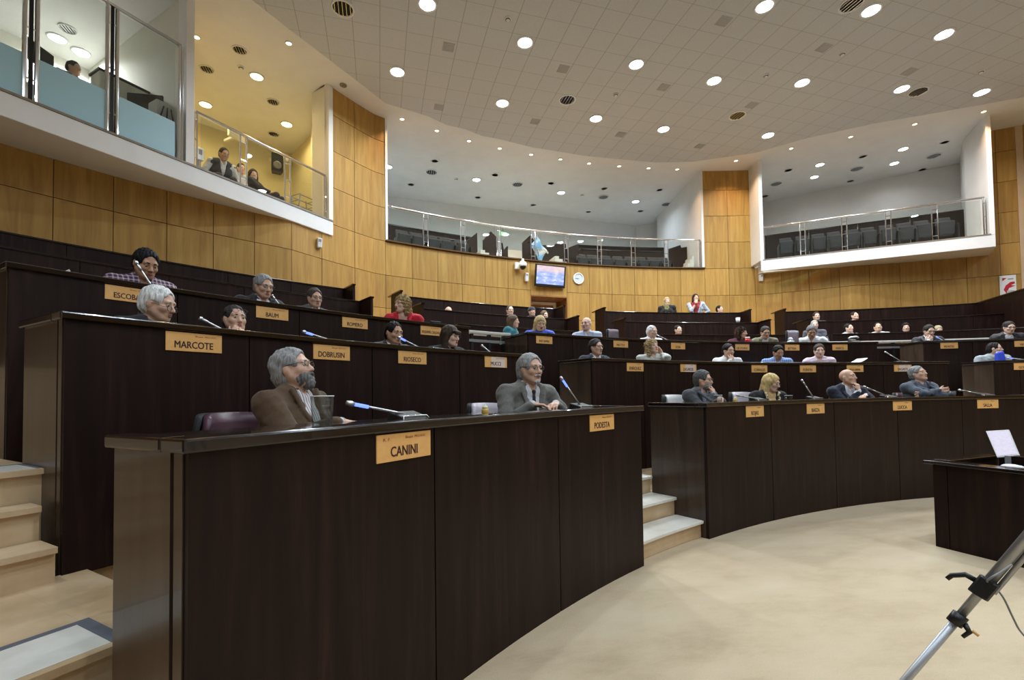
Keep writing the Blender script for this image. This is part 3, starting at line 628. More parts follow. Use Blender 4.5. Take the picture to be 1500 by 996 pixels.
# white desk lamp-like unit at the right end of row three
R, H, W = ROWS[3]; q = at_r(1252, 500, R+.3); q[2] = H-.022
root = empty('desk_telephone', tuple(q), 'black telephone with a white handset at the row end', 'telephone', None, -math.atan2(q[0], q[1]))
m = MB(); m.hexa([(-.11, -.09, 0), (.11, -.09, 0), (.11, .09, 0), (-.11, .09, 0), (-.09, -.07, .05), (.09, -.07, .05), (.07, .08, .12), (-.07, .08, .12)]); m.build('base', M['black'], root, bevel=.01)
m = MB(); m.tube([(-.10, .03, .125), (-.06, .03, .15), (.06, .03, .16), (.10, .03, .14)], [.02, .022, .022, .02], 10); m.build('handset', M['whitep'], root, True)
# blue bottle-shaped folder / carafe held by the man on the right
R, H, W = ROWS[2]; q = at_r(1467, 529, R+.22); q[2] = H-.022
root = empty('folder', tuple(q), 'bright blue plastic folder standing in front of the grey sweater', 'folder', None, -math.atan2(q[0], q[1]))
m = MB(); m.hexa([(-.075, -.02, 0), (.075, -.02, 0), (.085, .05, 0), (-.085, .05, 0), (-.07, 0, .17), (.05, 0, .20), (.055, .04, .20), (-.075, .04, .17)]); m.build('cover', mat('blue_film', (.05, .10, .75), .3), root, bevel=.02)
m = MB(); m.box((-.01, .02, .17), (.09, .01, .05)); m.build('sheet', M['paper'], root)
# ================================================================== CHAIRS
M['leather'] = noisy('grey_leather', (.50, .45, .50), (.58, .53, .57), 9., .45); M['leather2'] = noisy('maroon_leather', (.055, .02, .03), (.08, .03, .045), 9., .4)
M['leather3'] = noisy('pale_leather', (.62, .61, .60), (.70, .69, .68), 9., .5)
M['leather4'] = noisy('mauve_leather', (.20, .16, .185), (.26, .21, .24), 9., .5)
def chair(px, py, R, zf, yaw, label, lm, topw=.5, zt=None):
    """px,py = middle of the top edge of the backrest"""
    q = at_r(px, py, R); zt = q[2]
    t = math.atan2(q[0], q[1])
    root = empty('armchair', (q[0], q[1], zf), label, 'chair', 'leather chairs of the deputies', PI-t+yaw)   # local +Y = sitting direction
    h = zt-zf; bh = .52
    def shell(off, thick, mt_, nm, s=1.):
        m = MB(); nu, nv = 12, 8; vs = []
        for side in (0, 1):
            for j in range(nv+1):
                v = j/nv
                for i in range(nu+1):
                    u = -1+2*i/nu; wv = topw/2*s*(1-.10*(1-v)**2)*(1 if v < .85 else 1-.06*((v-.85)/.15)**2)
                    x = u*wv; y = .15*u*u*(.35+.65*v)-.08*v+off+(thick if side else 0); z = h-bh*s*(1-v)-.03*u**4*v
                    vs.append((x, y, z))
        W_ = nu+1; K = W_*(nv+1); fs = []
        for j in range(nv):
            for i in range(nu):
                a = j*W_+i; fs.append((a, a+1, a+1+W_, a+W_)); fs.append((K+a, K+a+W_, K+a+1+W_, K+a+1))
        ring = [i for i in range(W_)]+[j*W_+nu for j in range(1, nv+1)]+[nv*W_+i for i in range(nu-1, -1, -1)]+[j*W_ for j in range(nv-1, 0, -1)]
        for a, b in zip(ring, ring[1:]+ring[:1]): fs.append((b, a, K+a, K+b))
        m.add(vs, fs); return m.build(nm, mt_, root, True)
    shell(-.03, .045, M['blackm'], 'back_shell', 1.02); shell(.012, .05, lm, 'backrest', .95)
    m = MB(); m.box((0, .26, h-bh+.0), (topw*.95, .5, .09)); m.build('seat', lm, root, bevel=.03)
    m = MB(); m.tube([(0, .24, .08), (0, .24, h-bh-.04)], .03, 12); m.build('column', M['black'], root, True)
    for k in range(5):
        w_ = 2*PI*k/5; m = MB(); m.tube([(0, .24, .09), (.28*math.cos(w_), .24+.28*math.sin(w_), .045)], [.025, .016], 8); m.ball((.28*math.cos(w_), .24+.28*math.sin(w_), .03), .03, 6); m.build('leg', M['black'], root, True)
    for s in (-1, 1):
        m = MB(); m.tube([(s*topw*.47, .04, h-bh+.02), (s*topw*.52, .05, h-.30), (s*topw*.52, .36, h-.30), (s*topw*.47, .36, h-bh+.02)], .016, 8); m.build('armrest', M['black'], root, True)
chair(335, 604, R1+1.42, W1, .35, 'maroon and black chair of the bearded man in brown', M['leather2'], .55)
chair(708, 590, R1+1.22, W1, .1, 'grey leather chair beside the man in the grey suit', M['leather'], .52)
chair(985, 578, R1+1.22, W1, .15, 'chair draped in pale cloth behind the man resting his chin', M['leather3'], .55)
chair(1083, 574, R1+1.22, W1, .1, 'mauve leather chair left of the blond woman', M['leather'], .55)
chair(1324, 575, R1+1.22, W1, .0, 'reddish leather chair of the man with crossed arms', M['leather2'], .50)
chair(894, 482, R3+.98, W3, .0, 'empty mauve chair right of the bald man in light blue', M['leather4'], .22)
chair(1157, 484, R3+.98, W3, .0, 'empty mauve chair left of the man in the white shirt', M['leather4'], .24)
# ================================================================== CEILING FITTINGS AND LIGHT
def emis(name, col, s):
    m = bpy.data.materials.new(name); m.use_nodes = True; b = bsdf(m); b.inputs['Base Color'].default_value = (.8, .8, .8, 1); b.inputs['Emission Color'].default_value = (*col, 1); b.inputs['Emission Strength'].default_value = s; return m
LIGHTS = {'cool': (.75, .875, 1.), 'cyan': (.72, .95, 1.), 'neutral': (.95, .97, .98), 'violet': (.92, .90, 1.), 'warm': (1., .62, .34), 'cream': (1., .78, .34)}
for k, c in LIGHTS.items(): M['e_'+k] = emis('lamp_'+k, c, 14. if k != 'warm' else 9.)
def downlight(px, py, kind, label, group, r=.15, power=60., z=ZC, spread=150., name='downlight', off=.0):
    q = at_z(px, py, z)
    root = empty(name, (q[0], q[1], z), label, 'ceiling light', group)
    m = MB(); m.lathe([(r, -.001), (r*1.28, -.001), (r*1.25, -.016), (r*1.02, -.02), (r, -.001)], 24); m.build('trim_ring', M['whitep'], root, True)
    m = MB(); m.lathe([(0, -.008), (r*1.01, -.008), (r*1.01, -.004), (0, -.004)], 24); m.build('lens', M['e_'+kind], root)
    l = bpy.data.lights.new('lamp', 'AREA'); l.shape = 'DISK'; l.size = r*1.7; l.energy = power; l.color = LIGHTS[kind]; l.spread = rad(spread)
    o = bpy.data.objects.new('lamp', l); COL.objects.link(o); o.location = (q[0], q[1], z-.03)
gm = 'white downlights of the tiled ceiling'
KM = 1.0
ML = [(626, 6, 'cool'), (582, 105, 'cool'), (769, 62, 'violet'), (736, 151, 'cyan'), (932, 94, 'cyan'), (873, 173.5, 'neutral'), (1046, 118, 'cyan'), (972, 189, 'cool'), (1120, 9, 'cool'), (1175, 121, 'violet'), (1125, 198, 'cyan'), (1276, 15, 'cool'), (1321, 130, 'violet'), (1383, 50, 'neutral'), (1438, 135, 'neutral')]
NM = {(626, 6): 'bluish downlight cut by the top edge of the photo, left of the violet one', (769, 62): 'violet-white downlight, the largest glow in the ceiling'}
for i, (x, y, k) in enumerate(ML):
    downlight(x, y, k, NM.get((x, y), 'white ceiling downlight with a %s glow, %s' % ({'cool': 'bluish', 'violet': 'violet', 'cyan': 'greenish blue', 'neutral': 'warm white'}[k], ['', 'above the tall left pillar', '', 'below the violet one, near the tile edge', 'first right of the violet one', 'near the tile edge above the clock', 'right of the tall centre group', 'nearest above the curved gallery', 'cut near the top edge, left of a vent', 'in the middle of the right half', 'just above the right pillar', 'right of the vent at the top edge', 'touching a round vent', 'with a square starry glow', 'square glow near the right balcony'][i])), gm, .15, 98*KM, ZC-.03)
# further lamps of the same grid, outside the frame above and behind the camera
for i, (x, y) in enumerate([(-9, 6.5), (-5.5, 4.5), (-2, 6.2), (1.8, 5), (5.5, 6.5), (9, 5), (-7.5, 1), (-2.5, 1.2), (2.5, 1), (7, 1.2), (11, 8.2), (-4, -3), (3, -3)]):
    l = bpy.data.lights.new('lamp', 'AREA'); l.shape = 'DISK'; l.size = .26; l.energy = 98*KM; l.color = LIGHTS['cool']; l.spread = rad(150)
    o = bpy.data.objects.new('lamp', l); COL.objects.link(o); o.location = (x, y, ZC-.06)
gw = 'small warm spots around the ceiling edge'
WS = [(288, 54), (423, 63), (589, 174), (640, 191), (687, 206), (732, 217), (778, 226), (821, 233), (863, 239), (907, 243), (950, 246), (992, 247.5), (1078, 235), (1159, 217), (1246, 200), (1340, 181.5), (1441, 163)]
WL = ['beside the white fin of the left balcony', 'above the yellow left balcony', 'above the tall left pillar', 'second right of the tall left pillar', 'third right of the tall left pillar', 'fourth right of the tall left pillar', 'fifth right of the tall left pillar', 'sixth right of the tall left pillar', 'sixth left of the right pillar', 'fifth left of the right pillar', 'fourth left of the right pillar', 'last one left of the right pillar', 'over the right pillar', 'first one over the right balcony', 'second one over the right balcony', 'third one over the right balcony', 'on top of the right white fin']
for (x, y), l_ in zip(WS, WL): downlight(x, y, 'warm', 'small warm spot light '+l_, gw, .055, 17., ZC, 110., 'spotlight')
gg = 'downlights of the galleries'
for x, y, k, l_ in [(568, 244, 'cool', 'white gallery downlight half hidden by the left pillar'), (698, 263, 'cyan', 'white gallery downlight, left one of the centre gallery'), (822, 282, 'neutral', 'white gallery downlight, middle one of the centre gallery'), (931, 295, 'cool', 'white gallery downlight, right one of the centre gallery')]:
    downlight(x, y, k, l_, gg, .13, 32)
for x, y, l_ in [(1193, 259, 'lower left gallery downlight of the right balcony'), (1201, 241, 'upper left gallery downlight of the right balcony'), (1310, 239, 'lower right gallery downlight of the right balcony'), (1323, 218, 'upper right gallery downlight of the right balcony')]:
    downlight(x, y, 'neutral', l_, gg, .12, 9)
for x, y, l_ in [(376, 112, 'warm gallery downlight, nearest one in the yellow balcony'), (301, 153, 'warm gallery downlight by the fin in the yellow balcony'), (420, 182, 'warm gallery downlight near the pier in the yellow balcony')]:
    downlight(x, y, 'cream', l_, gg, .13, 15)
for x, y, l_ in [(84, 56, 'bright downlight left in the glass booth'), (119, 76.5, 'bright downlight in the middle of the glass booth'), (231, 74, 'bright downlight right in the glass booth')]:
    downlight(x, y, 'neutral', l_, gg, .14, 70)
# ---- round air vents
def vent(px, py, label, r=.22, z=ZC, deep=1):
    q = at_z(px, py, z); root = empty('air_vent', (q[0], q[1], z), label, 'vent', 'round ceiling air vents')
    m = MB(); m.lathe([(r*.92, -.002), (r*1.1, -.002), (r*1.08, -.02), (r*.95, -.024), (r*.92, -.002)], 28); m.build('ring', M['whitep'] if deep else M['grey'], root, True)
    m = MB(); m.lathe([(0, -.004), (r*.93, -.004), (r*.93, -.001), (0, -.001)], 28); m.build('opening', M['blackm'], root)
    for k in range(-2, 3):
        w_ = math.sqrt(max(0, 1-(k*.36)**2))*r*.9
        m = MB(); m.box((k*r*.36, 0, -.014), (.012, 2*w_, .018), 0, 0, Matrix.Rotation(.5, 3, 'Y')); m.build('vane', M['steel'], root)
for x, y, l_ in [(502, 12, 'round ceiling vent near the top edge above the left pillar'), (831, 146, 'round ceiling vent right of the greenish downlight'), (1080, 169, 'round ceiling vent left of the violet downlight'), (1247, 6, 'round ceiling vent cut by the top edge'), (1345, 134, 'round ceiling vent beside a violet downlight')]:
    vent(x, y, l_, .20, ZC-.03)
for x, y, l_ in [(632, 252, 'leftmost gallery vent right of the tall left pillar'), (758, 270, 'second gallery vent between the first two gallery downlights'), (884, 288.5, 'third gallery vent left of the rightmost gallery downlight'), (976, 299, 'rightmost gallery vent near the right pillar'), (1137, 269, 'left gallery vent of the right balcony'), (1255, 247, 'middle gallery vent of the right balcony'), (1368, 228, 'right gallery vent of the right balcony')]:
    vent(x, y, l_, .19)
for x, y, l_ in [(351, 73, 'upper vent of the yellow balcony'), (303, 101, 'small vent near the fin of the yellow balcony'), (400, 149, 'middle vent of the yellow balcony'), (401, 196, 'lower vent of the yellow balcony'), (99, 42, 'vent in the glass booth ceiling')]:
    vent(x, y, l_, .14)
def grille(px, py, label):
    q = at_z(px, py, ZC-.03); root = empty('ceiling_grille', (q[0], q[1], ZC-.03), label, 'grille', 'square grey ceiling grilles')
    m = MB(); m.box((0, 0, -.004), (.25, .25, .008)); m.build('frame', M['grillec'], root)
    for k in range(6):
        m = MB(); m.box((0, -.1+.04*k, -.010), (.23, .012, .006)); m.build('slat', M['grillec2'], root)
M['grillec'] = mat('grille_grey', (.46, .46, .47), .8); M['grillec2'] = mat('grille_dark', (.42, .42, .43), .8)
for x, y, l_ in [(657, 69, 'grey grille left of the violet downlight'), (643, 157, 'grey grille near the tile edge on the left'), (825, 101, 'grey grille right of the violet downlight'), (784, 178, 'grey grille near the tile edge below the round vent'), (972, 128, 'grey grille in the centre, between greenish downlights'), (909, 197, 'grey grille near the tile edge in the middle'), (1060, 31, 'grey grille near the top, left of a bluish downlight'), (1025, 214, 'grey grille near the tile edge left of the right pillar'), (1101, 154, 'grey grille beside the right centre vent'), (1207, 70, 'grey grille in the right half beside a detector'), (1332, 105, 'grey grille above the violet downlight on the right')]:
    grille(x, y, l_)
def speaker_disc(px, py, label, r=.12, name='ceiling_speaker', cat='speaker', z=ZC, group='flush round ceiling speakers'):
    q = at_z(px, py, z); root = empty(name, (q[0], q[1], z), label, cat, group)
    m = MB(); m.lathe([(0, -.012), (r*.8, -.012), (r, -.006), (r, 0), (0, 0)], 22); m.build('cover', M['spk'], root, True)
    m = MB(); m.lathe([(r*.86, -.012), (r*1.04, -.008), (r*1.04, 0), (r*.86, 0)], 22); m.build('rim', M['whitep'], root, True)
M['spk'] = mat('speaker_cloth', (.36, .36, .36), .9)
for x, y, l_ in [(637, 235.5, 'flush speaker right above the leftmost gallery vent'), (602, 270, 'flush speaker left in the centre gallery'), (725, 256, 'flush speaker behind the left gallery downlight'), (700, 289, 'flush speaker deep in the left of the centre gallery'), (807, 268, 'flush speaker left of the middle gallery downlight'), (781, 300, 'flush speaker deep in the centre gallery'), (885, 276, 'flush speaker above the third gallery vent'), (862, 310, 'flush speaker deep in the middle of the gallery'), (966, 278, 'flush speaker near the right pillar'), (938, 309, 'flush speaker behind the right gallery downlight'), (1155, 249, 'flush speaker left in the right balcony'), (1264, 229, 'flush speaker in the middle of the right balcony'), (1384, 208, 'flush speaker right in the right balcony'), (1246, 265, 'flush speaker deep in the right balcony'), (1351, 248, 'flush speaker deep right in the right balcony'), (1121, 287, 'flush speaker deep left in the right balcony')]:
    speaker_disc(x, y, l_)
def detector(px, py, label, z=ZC-.03, r=.07):
    q = at_z(px, py, z); root = empty('smoke_detector', (q[0], q[1], z), label, 'detector', 'ceiling detectors')
    m = MB(); m.lathe([(0, -.05), (r*.5, -.05), (r*.7, -.03), (r, -.02), (r, 0), (0, 0)], 18); m.build('housing', M['whitep'], root, True)
    m = MB(); m.lathe([(r*.55, -.042), (r*.72, -.038), (r*.72, -.028), (r*.55, -.032)], 18); m.build('slot', M['blackm'], root, True)
for x, y, l_, zz in [(744, 27, 'small white detector left of the violet downlight', ZC-.03), (1234, 78, 'detector beside the grille in the right half', ZC-.03), (1122, 110, 'small detector left of the violet right downlight', ZC-.03), (1437, 104, 'faint detector above the square downlight', ZC-.03), (902, 138, 'flat detector between the vent and the greenish downlight', ZC-.03), (353, 98, 'small detector in the yellow balcony', ZC), (668, 262, 'tiny detector right of the leftmost gallery vent', ZC), (853, 285, 'tiny detector right of the middle gallery downlight', ZC)]:
    detector(x, y, l_, zz)
q = at_z(503, 124.5, ZC); root = empty('spotlight', (q[0], q[1], ZC), 'unlit recessed spot beside the top of the left pier', 'ceiling light', gw)
m = MB(); m.lathe([(.05, -.001), (.085, -.001), (.08, -.02), (.052, -.01), (.05, -.001)], 20); m.build('trim_ring', M['grey'], root, True)
m = MB(); m.lathe([(0, -.004), (.052, -.004), (.052, -.002), (0, -.002)], 20); m.build('lens', M['steel'], root)
w = bpy.data.worlds.new('world'); sc.world = w; w.use_nodes = True; w.node_tree.nodes['Background'].inputs[0].default_value = (.02, .02, .02, 1)
vs = sc.view_settings; vs.view_transform = 'Standard'; vs.look = 'None'; vs.exposure = .12; vs.gamma = 1.; vs.use_curve_mapping = False
cy = sc.cycles; cy.use_denoising = True; cy.max_bounces = 6; cy.diffuse_bounces = 4; cy.glossy_bounces = 3; cy.transmission_bounces = 4; cy.transparent_max_bounces = 12; cy.sample_clamp_indirect = 4.; cy.caustics_reflective = False; cy.caustics_refractive = False; cy.use_light_tree = True
# ================================================================== PEOPLE
class SDF:
    def __init__(s, lo, hi, h):
        s.h = h; s.lo = np.array(lo, np.float32); n = np.ceil((np.array(hi)-np.array(lo))/h).astype(int)+1
        s.ax = [(s.lo[i]+h*np.arange(n[i])).astype(np.float32) for i in range(3)]; s.F = np.full(n, 9., np.float32)
    def win(s, lo, hi):
        r = []
        for i in range(3):
            a = int(np.floor((lo[i]-s.lo[i])/s.h)); b = int(np.ceil((hi[i]-s.lo[i])/s.h))+1
            a = max(a, 0); b = min(b, len(s.ax[i]))
            if a >= b: return None
            r.append(slice(a, b))
        return tuple(r)
    def grid(s, w): return s.ax[0][w[0]][:, None, None], s.ax[1][w[1]][None, :, None], s.ax[2][w[2]][None, None, :]
    def put(s, w, d, k, op):
        f = s.F[w]
        if op == '+':
            if k > 0: hh = np.maximum(k-np.abs(f-d), 0)/k; s.F[w] = np.minimum(f, d)-hh*hh*k*.25
            else: s.F[w] = np.minimum(f, d)
        else:
            d = -d
            if k > 0: hh = np.maximum(k-np.abs(f-d), 0)/k; s.F[w] = np.maximum(f, d)+hh*hh*k*.25
            else: s.F[w] = np.maximum(f, d)
    def cone(s, a, b, ra, rb=None, k=.02, flat=None, op='+'):
        a = np.array(a, float); b = np.array(b, float); rb = ra if rb is None else rb
        m = max(ra, rb)*(max(1., flat[1]) if flat else 1.)+k+2*s.h
        w = s.win(np.minimum(a, b)-m, np.maximum(a, b)+m)
        if w is None: return s
        X, Y, Z = s.grid(w); ab = b-a; L2 = float(ab@ab)+1e-9
        px, py, pz = X-a[0], Y-a[1], Z-a[2]
        t = np.clip((px*ab[0]+py*ab[1]+pz*ab[2])/L2, 0, 1)
        px = px-t*ab[0]; py = py-t*ab[1]; pz = pz-t*ab[2]
        d2 = px*px+py*py+pz*pz
        if flat:
            n = np.array(flat[0], float); n /= np.linalg.norm(n); c = px*n[0]+py*n[1]+pz*n[2]; d2 = d2+c*c*(1/flat[1]**2-1)
        s.put(w, np.sqrt(np.maximum(d2, 0))-(ra+(rb-ra)*t), k, op); return s
    def ell(s, c, r, Rm=None, k=.02, op='+'):
        c = np.array(c, float); m = max(r)+k+2*s.h; w = s.win(c-m, c+m)
        if w is None: return s
        X, Y, Z = s.grid(w); p = (X-c[0], Y-c[1], Z-c[2])
        if Rm is None: q = p
        else: q = [p[0]*Rm[0, i]+p[1]*Rm[1, i]+p[2]*Rm[2, i] for i in range(3)]
        k0 = np.sqrt(sum((q[i]/r[i])**2 for i in range(3))); k1 = np.sqrt(sum((q[i]/r[i]**2)**2 for i in range(3)))+1e-6
        s.put(w, k0*(k0-1)/k1, k, op); return s
    def half(s, p, n, k=.005):   # remove everything on the side n points to
        p = np.array(p, float); n = np.array(n, float); n /= np.linalg.norm(n); w = (slice(None),)*3; X, Y, Z = s.grid(w)
        s.put(w, -((X-p[0])*n[0]+(Y-p[1])*n[1]+(Z-p[2])*n[2]), k, '-'); return s
    def noise(s, amp, f, seed=0, st=(1, 1, 1)):
        r = np.random.RandomState(seed); w = (slice(None),)*3; X, Y, Z = s.grid(w); acc = 0
        for i in range(5):
            d = r.normal(size=3); d /= np.linalg.norm(d); ff = f*(1+.7*r.rand())
            acc = acc+np.sin((X*d[0]*st[0]+Y*d[1]*st[1]+Z*d[2]*st[2])*ff+r.rand()*6.3)
        s.F += (amp*acc/2.2).astype(np.float32); return s
    def at(s, p):
        i = [min(max(int(round((p[k]-s.lo[k])/s.h)), 0), len(s.ax[k])-1) for k in range(3)]; return float(s.F[tuple(i)])
    def surf(s, p, d, far=.3):   # march from far outside towards -d until the surface
        p = np.array(p, float); d = np.array(d, float); t = far
        while t > -.05 and s.at(p+d*t) > 0: t -= s.h*.5
        return p+d*t
    def mesh(s, name, mats, parent, idx=None):
        F = s.F; F[0], F[-1] = 1, 1; F[:, 0], F[:, -1] = 1, 1; F[:, :, 0], F[:, :, -1] = 1, 1
        I = F < 0; nx, ny, nz = F.shape
        c = I[:-1, :-1, :-1].astype(np.int8).copy(); 
        for a in (0, 1):
            for b in (0, 1):
                for d in (0, 1):
                    if a+b+d: c += I[a:nx-1+a, b:ny-1+b, d:nz-1+d]
        act = (c > 0) & (c < 8); ids = np.full(act.shape, -1, np.int64); cells = np.argwhere(act)
        if len(cells) == 0: return None
        ids[act] = np.arange(len(cells)); acc = np.zeros((len(cells), 3)); cnt = np.zeros(len(cells))
        co = [(a, b, d) for a in (0, 1) for b in (0, 1) for d in (0, 1)]
        for u in co:
            for ax in range(3):
                if u[ax]: continue
                v = list(u); v[ax] = 1
                fu = F[cells[:, 0]+u[0], cells[:, 1]+u[1], cells[:, 2]+u[2]]; fv = F[cells[:, 0]+v[0], cells[:, 1]+v[1], cells[:, 2]+v[2]]
                x = (fu < 0) != (fv < 0); t = np.where(x, fu/np.where(x, fu-fv, 1), 0)
                pt = np.tile(np.array(u, float), (len(cells), 1)); pt[:, ax] = t
                acc += pt*x[:, None]; cnt += x
        V = s.lo+(cells+acc/np.maximum(cnt, 1)[:, None])*s.h; Q = []
        for ax in range(3):
            sl0 = [slice(None)]*3; sl1 = [slice(None)]*3; sl0[ax] = slice(0, -1); sl1[ax] = slice(1, None)
            A, B = I[tuple(sl0)], I[tuple(sl1)]; e = np.argwhere(A != B)
            o1, o2 = [(1, 2), (2, 0), (0, 1)][ax]
            e = e[(e[:, o1] > 0) & (e[:, o2] > 0) & (e[:, o1] < F.shape[o1]-1) & (e[:, o2] < F.shape[o2]-1)]
            if len(e) == 0: continue
            fl = A[e[:, 0], e[:, 1], e[:, 2]]
            def gid(d1, d2):
                x = e.copy(); x[:, o1] -= d1; x[:, o2] -= d2; return ids[x[:, 0], x[:, 1], x[:, 2]]
            q = np.stack([gid(1, 1), gid(0, 1), gid(0, 0), gid(1, 0)], 1); q[~fl] = q[~fl][:, ::-1]; Q.append(q)
        Q = np.concatenate(Q); me = bpy.data.meshes.new(name)
        me.vertices.add(len(V)); me.vertices.foreach_set('co', V.astype(np.float32).ravel()); me.loops.add(Q.size); me.loops.foreach_set('vertex_index', Q.astype(np.int32).ravel())
        me.polygons.add(len(Q)); me.polygons.foreach_set('loop_start', np.arange(0, Q.size, 4, dtype=np.int32)); me.polygons.foreach_set('loop_total', np.full(len(Q), 4, np.int32))
        me.polygons.foreach_set('use_smooth', np.ones(len(Q), bool)); me.update(); me.validate()
        for m_ in (mats if isinstance(mats, list) else [mats]): me.materials.append(m_)
        o = bpy.data.objects.new(name, me); COL.objects.link(o); o.parent = parent; return o
def rot(yaw=0, pitch=0, roll=0):
    return np.array(Matrix.Rotation(rad(yaw), 3, 'Z')@Matrix.Rotation(rad(pitch), 3, 'X')@Matrix.Rotation(rad(roll), 3, 'Y'))
def unit(v): v = np.array(v, float); return v/np.linalg.norm(v)
_cm = {}
def cloth(col, rough=.85, kind=None):
    key = (col, kind)
    if key in _cm: return _cm[key]
    if kind == 'plaid':
        m = mat('plaid_cloth', col, .85); tc = N(m, 'ShaderNodeTexCoord'); sp = N(m, 'ShaderNodeSeparateXYZ'); L(m, tc.outputs['Object'], sp.inputs[0]); outs = []
        for ax, f in ((0, 170.), (2, 170.)):
            a = N(m, 'ShaderNodeMath', operation='MULTIPLY'); L(m, sp.outputs[ax], a.inputs[0]); a.inputs[1].default_value = f
            b = N(m, 'ShaderNodeMath', operation='SINE'); L(m, a.outputs[0], b.inputs[0]); outs.append(b.outputs[0])
        c = ramp(m, outs[0], [(.0, (.03, .035, .09)), (.4, (.40, .035, .06)), (.85, (.55, .5, .52))]); d = ramp(m, outs[1], [(.0, (.03, .035, .09)), (.5, (.35, .05, .07)), (.85, (.6, .55, .56))])
        mx = N(m, 'ShaderNodeMixRGB'); mx.inputs[0].default_value = .5; L(m, c, mx.inputs[1]); L(m, d, mx.inputs[2]); L(m, mx.outputs[0], bsdf(m).inputs['Base Color'])
    elif kind in ('stripe', 'check'):
        m = mat('striped_cloth', col, .85); tc = N(m, 'ShaderNodeTexCoord'); sp = N(m, 'ShaderNodeSeparateXYZ'); L(m, tc.outputs['Object'], sp.inputs[0])
        def wv(ax, f):
            a = N(m, 'ShaderNodeMath', operation='MULTIPLY'); L(m, sp.outputs[ax], a.inputs[0]); a.inputs[1].default_value = f
            b = N(m, 'ShaderNodeMath', operation='SINE'); L(m, a.outputs[0], b.inputs[0]); return b.outputs[0]
        dk = tuple(c*.42 for c in col) if kind == 'stripe' else (col[0]*.45, col[1]*.55, col[2]*.8)
        c = ramp(m, wv(0, 330. if kind == 'stripe' else 190.), [(.1, dk), (.5, col), (1, col)])
        if kind == 'check':
            mx = N(m, 'ShaderNodeMixRGB', blend_type='MULTIPLY'); mx.inputs[0].default_value = .8; L(m, c, mx.inputs[1]); L(m, ramp(m, wv(2, 190.), [(.1, (.5, .6, .85)), (.5, (1, 1, 1)), (1, (1, 1, 1))]), mx.inputs[2]); c = mx.outputs[0]
        L(m, c, bsdf(m).inputs['Base Color'])
    else:
        m = noisy('cloth', tuple(c*.88 for c in col), tuple(min(c*1.1, 1) for c in col), 60., rough, .25, 3., sheen=.12)
    _cm[key] = m; return m
def skin(tone):
    if ('skin', tone) in _cm: return _cm[('skin', tone)]
    c = {'fair': (.72, .475, .36), 'mid': (.645, .40, .285), 'tan': (.50, .285, .18)}[tone]
    m = noisy('skin', tuple(x*.93 for x in c), (c[0]*1.06, c[1]*1.02, c[2]*1.0), 40., .5, .1, 3.); bsdf(m).inputs['Subsurface Weight'].default_value = .08; bsdf(m).inputs['Subsurface Radius'].default_value = (.01, .004, .002)
    _cm[('skin', tone)] = m; return m
def hairm(col):
    if ('hair', col) in _cm: return _cm[('hair', col)]
    m = mat('hair', col, .6, spec=.18); tc = N(m, 'ShaderNodeTexCoord'); mp = N(m, 'ShaderNodeMapping'); mp.inputs['Scale'].default_value = (130, 130, 18); L(m, tc.outputs['Object'], mp.inputs[0])
    n = N(m, 'ShaderNodeTexNoise', i_Scale=1., i_Detail=4.); L(m, mp.outputs[0], n.inputs['Vector']); L(m, ramp(m, n.outputs['Fac'], [(.3, tuple(x*.5 for x in col)), (.65, tuple(min(1, x*1.25) for x in col))]), bsdf(m).inputs['Base Color'])
    bp = N(m, 'ShaderNodeBump'); bp.inputs['Strength'].default_value = .5; bp.inputs['Distance'].default_value = .004; L(m, n.outputs['Fac'], bp.inputs['Height']); L(m, bp.outputs[0], bsdf(m).inputs['Normal'])
    _cm[('hair', col)] = m; return m
M['lip'] = mat('lip', (.36, .13, .11), .45); M['lipstick'] = mat('lipstick', (.45, .05, .06), .35); M['eyew'] = mat('eye_white', (.42, .38, .35), .3); M['iris'] = mat('iris', (.03, .018, .01), .15)
M['specs'] = mat('spectacle_frame', (.10, .09, .09), .3, .6); M['lens'] = glass('spectacle_lens', (.96, .97, .97), 0., .02)
def az_dir(p, az):   # 0 = towards the camera, 90 = towards the right of the picture
    c = (CAM-p)[:2]; c = c/np.linalg.norm(c); r = np.array([-c[1], c[0]]); a = rad(az)
    return c*math.cos(a)+r*math.sin(a)
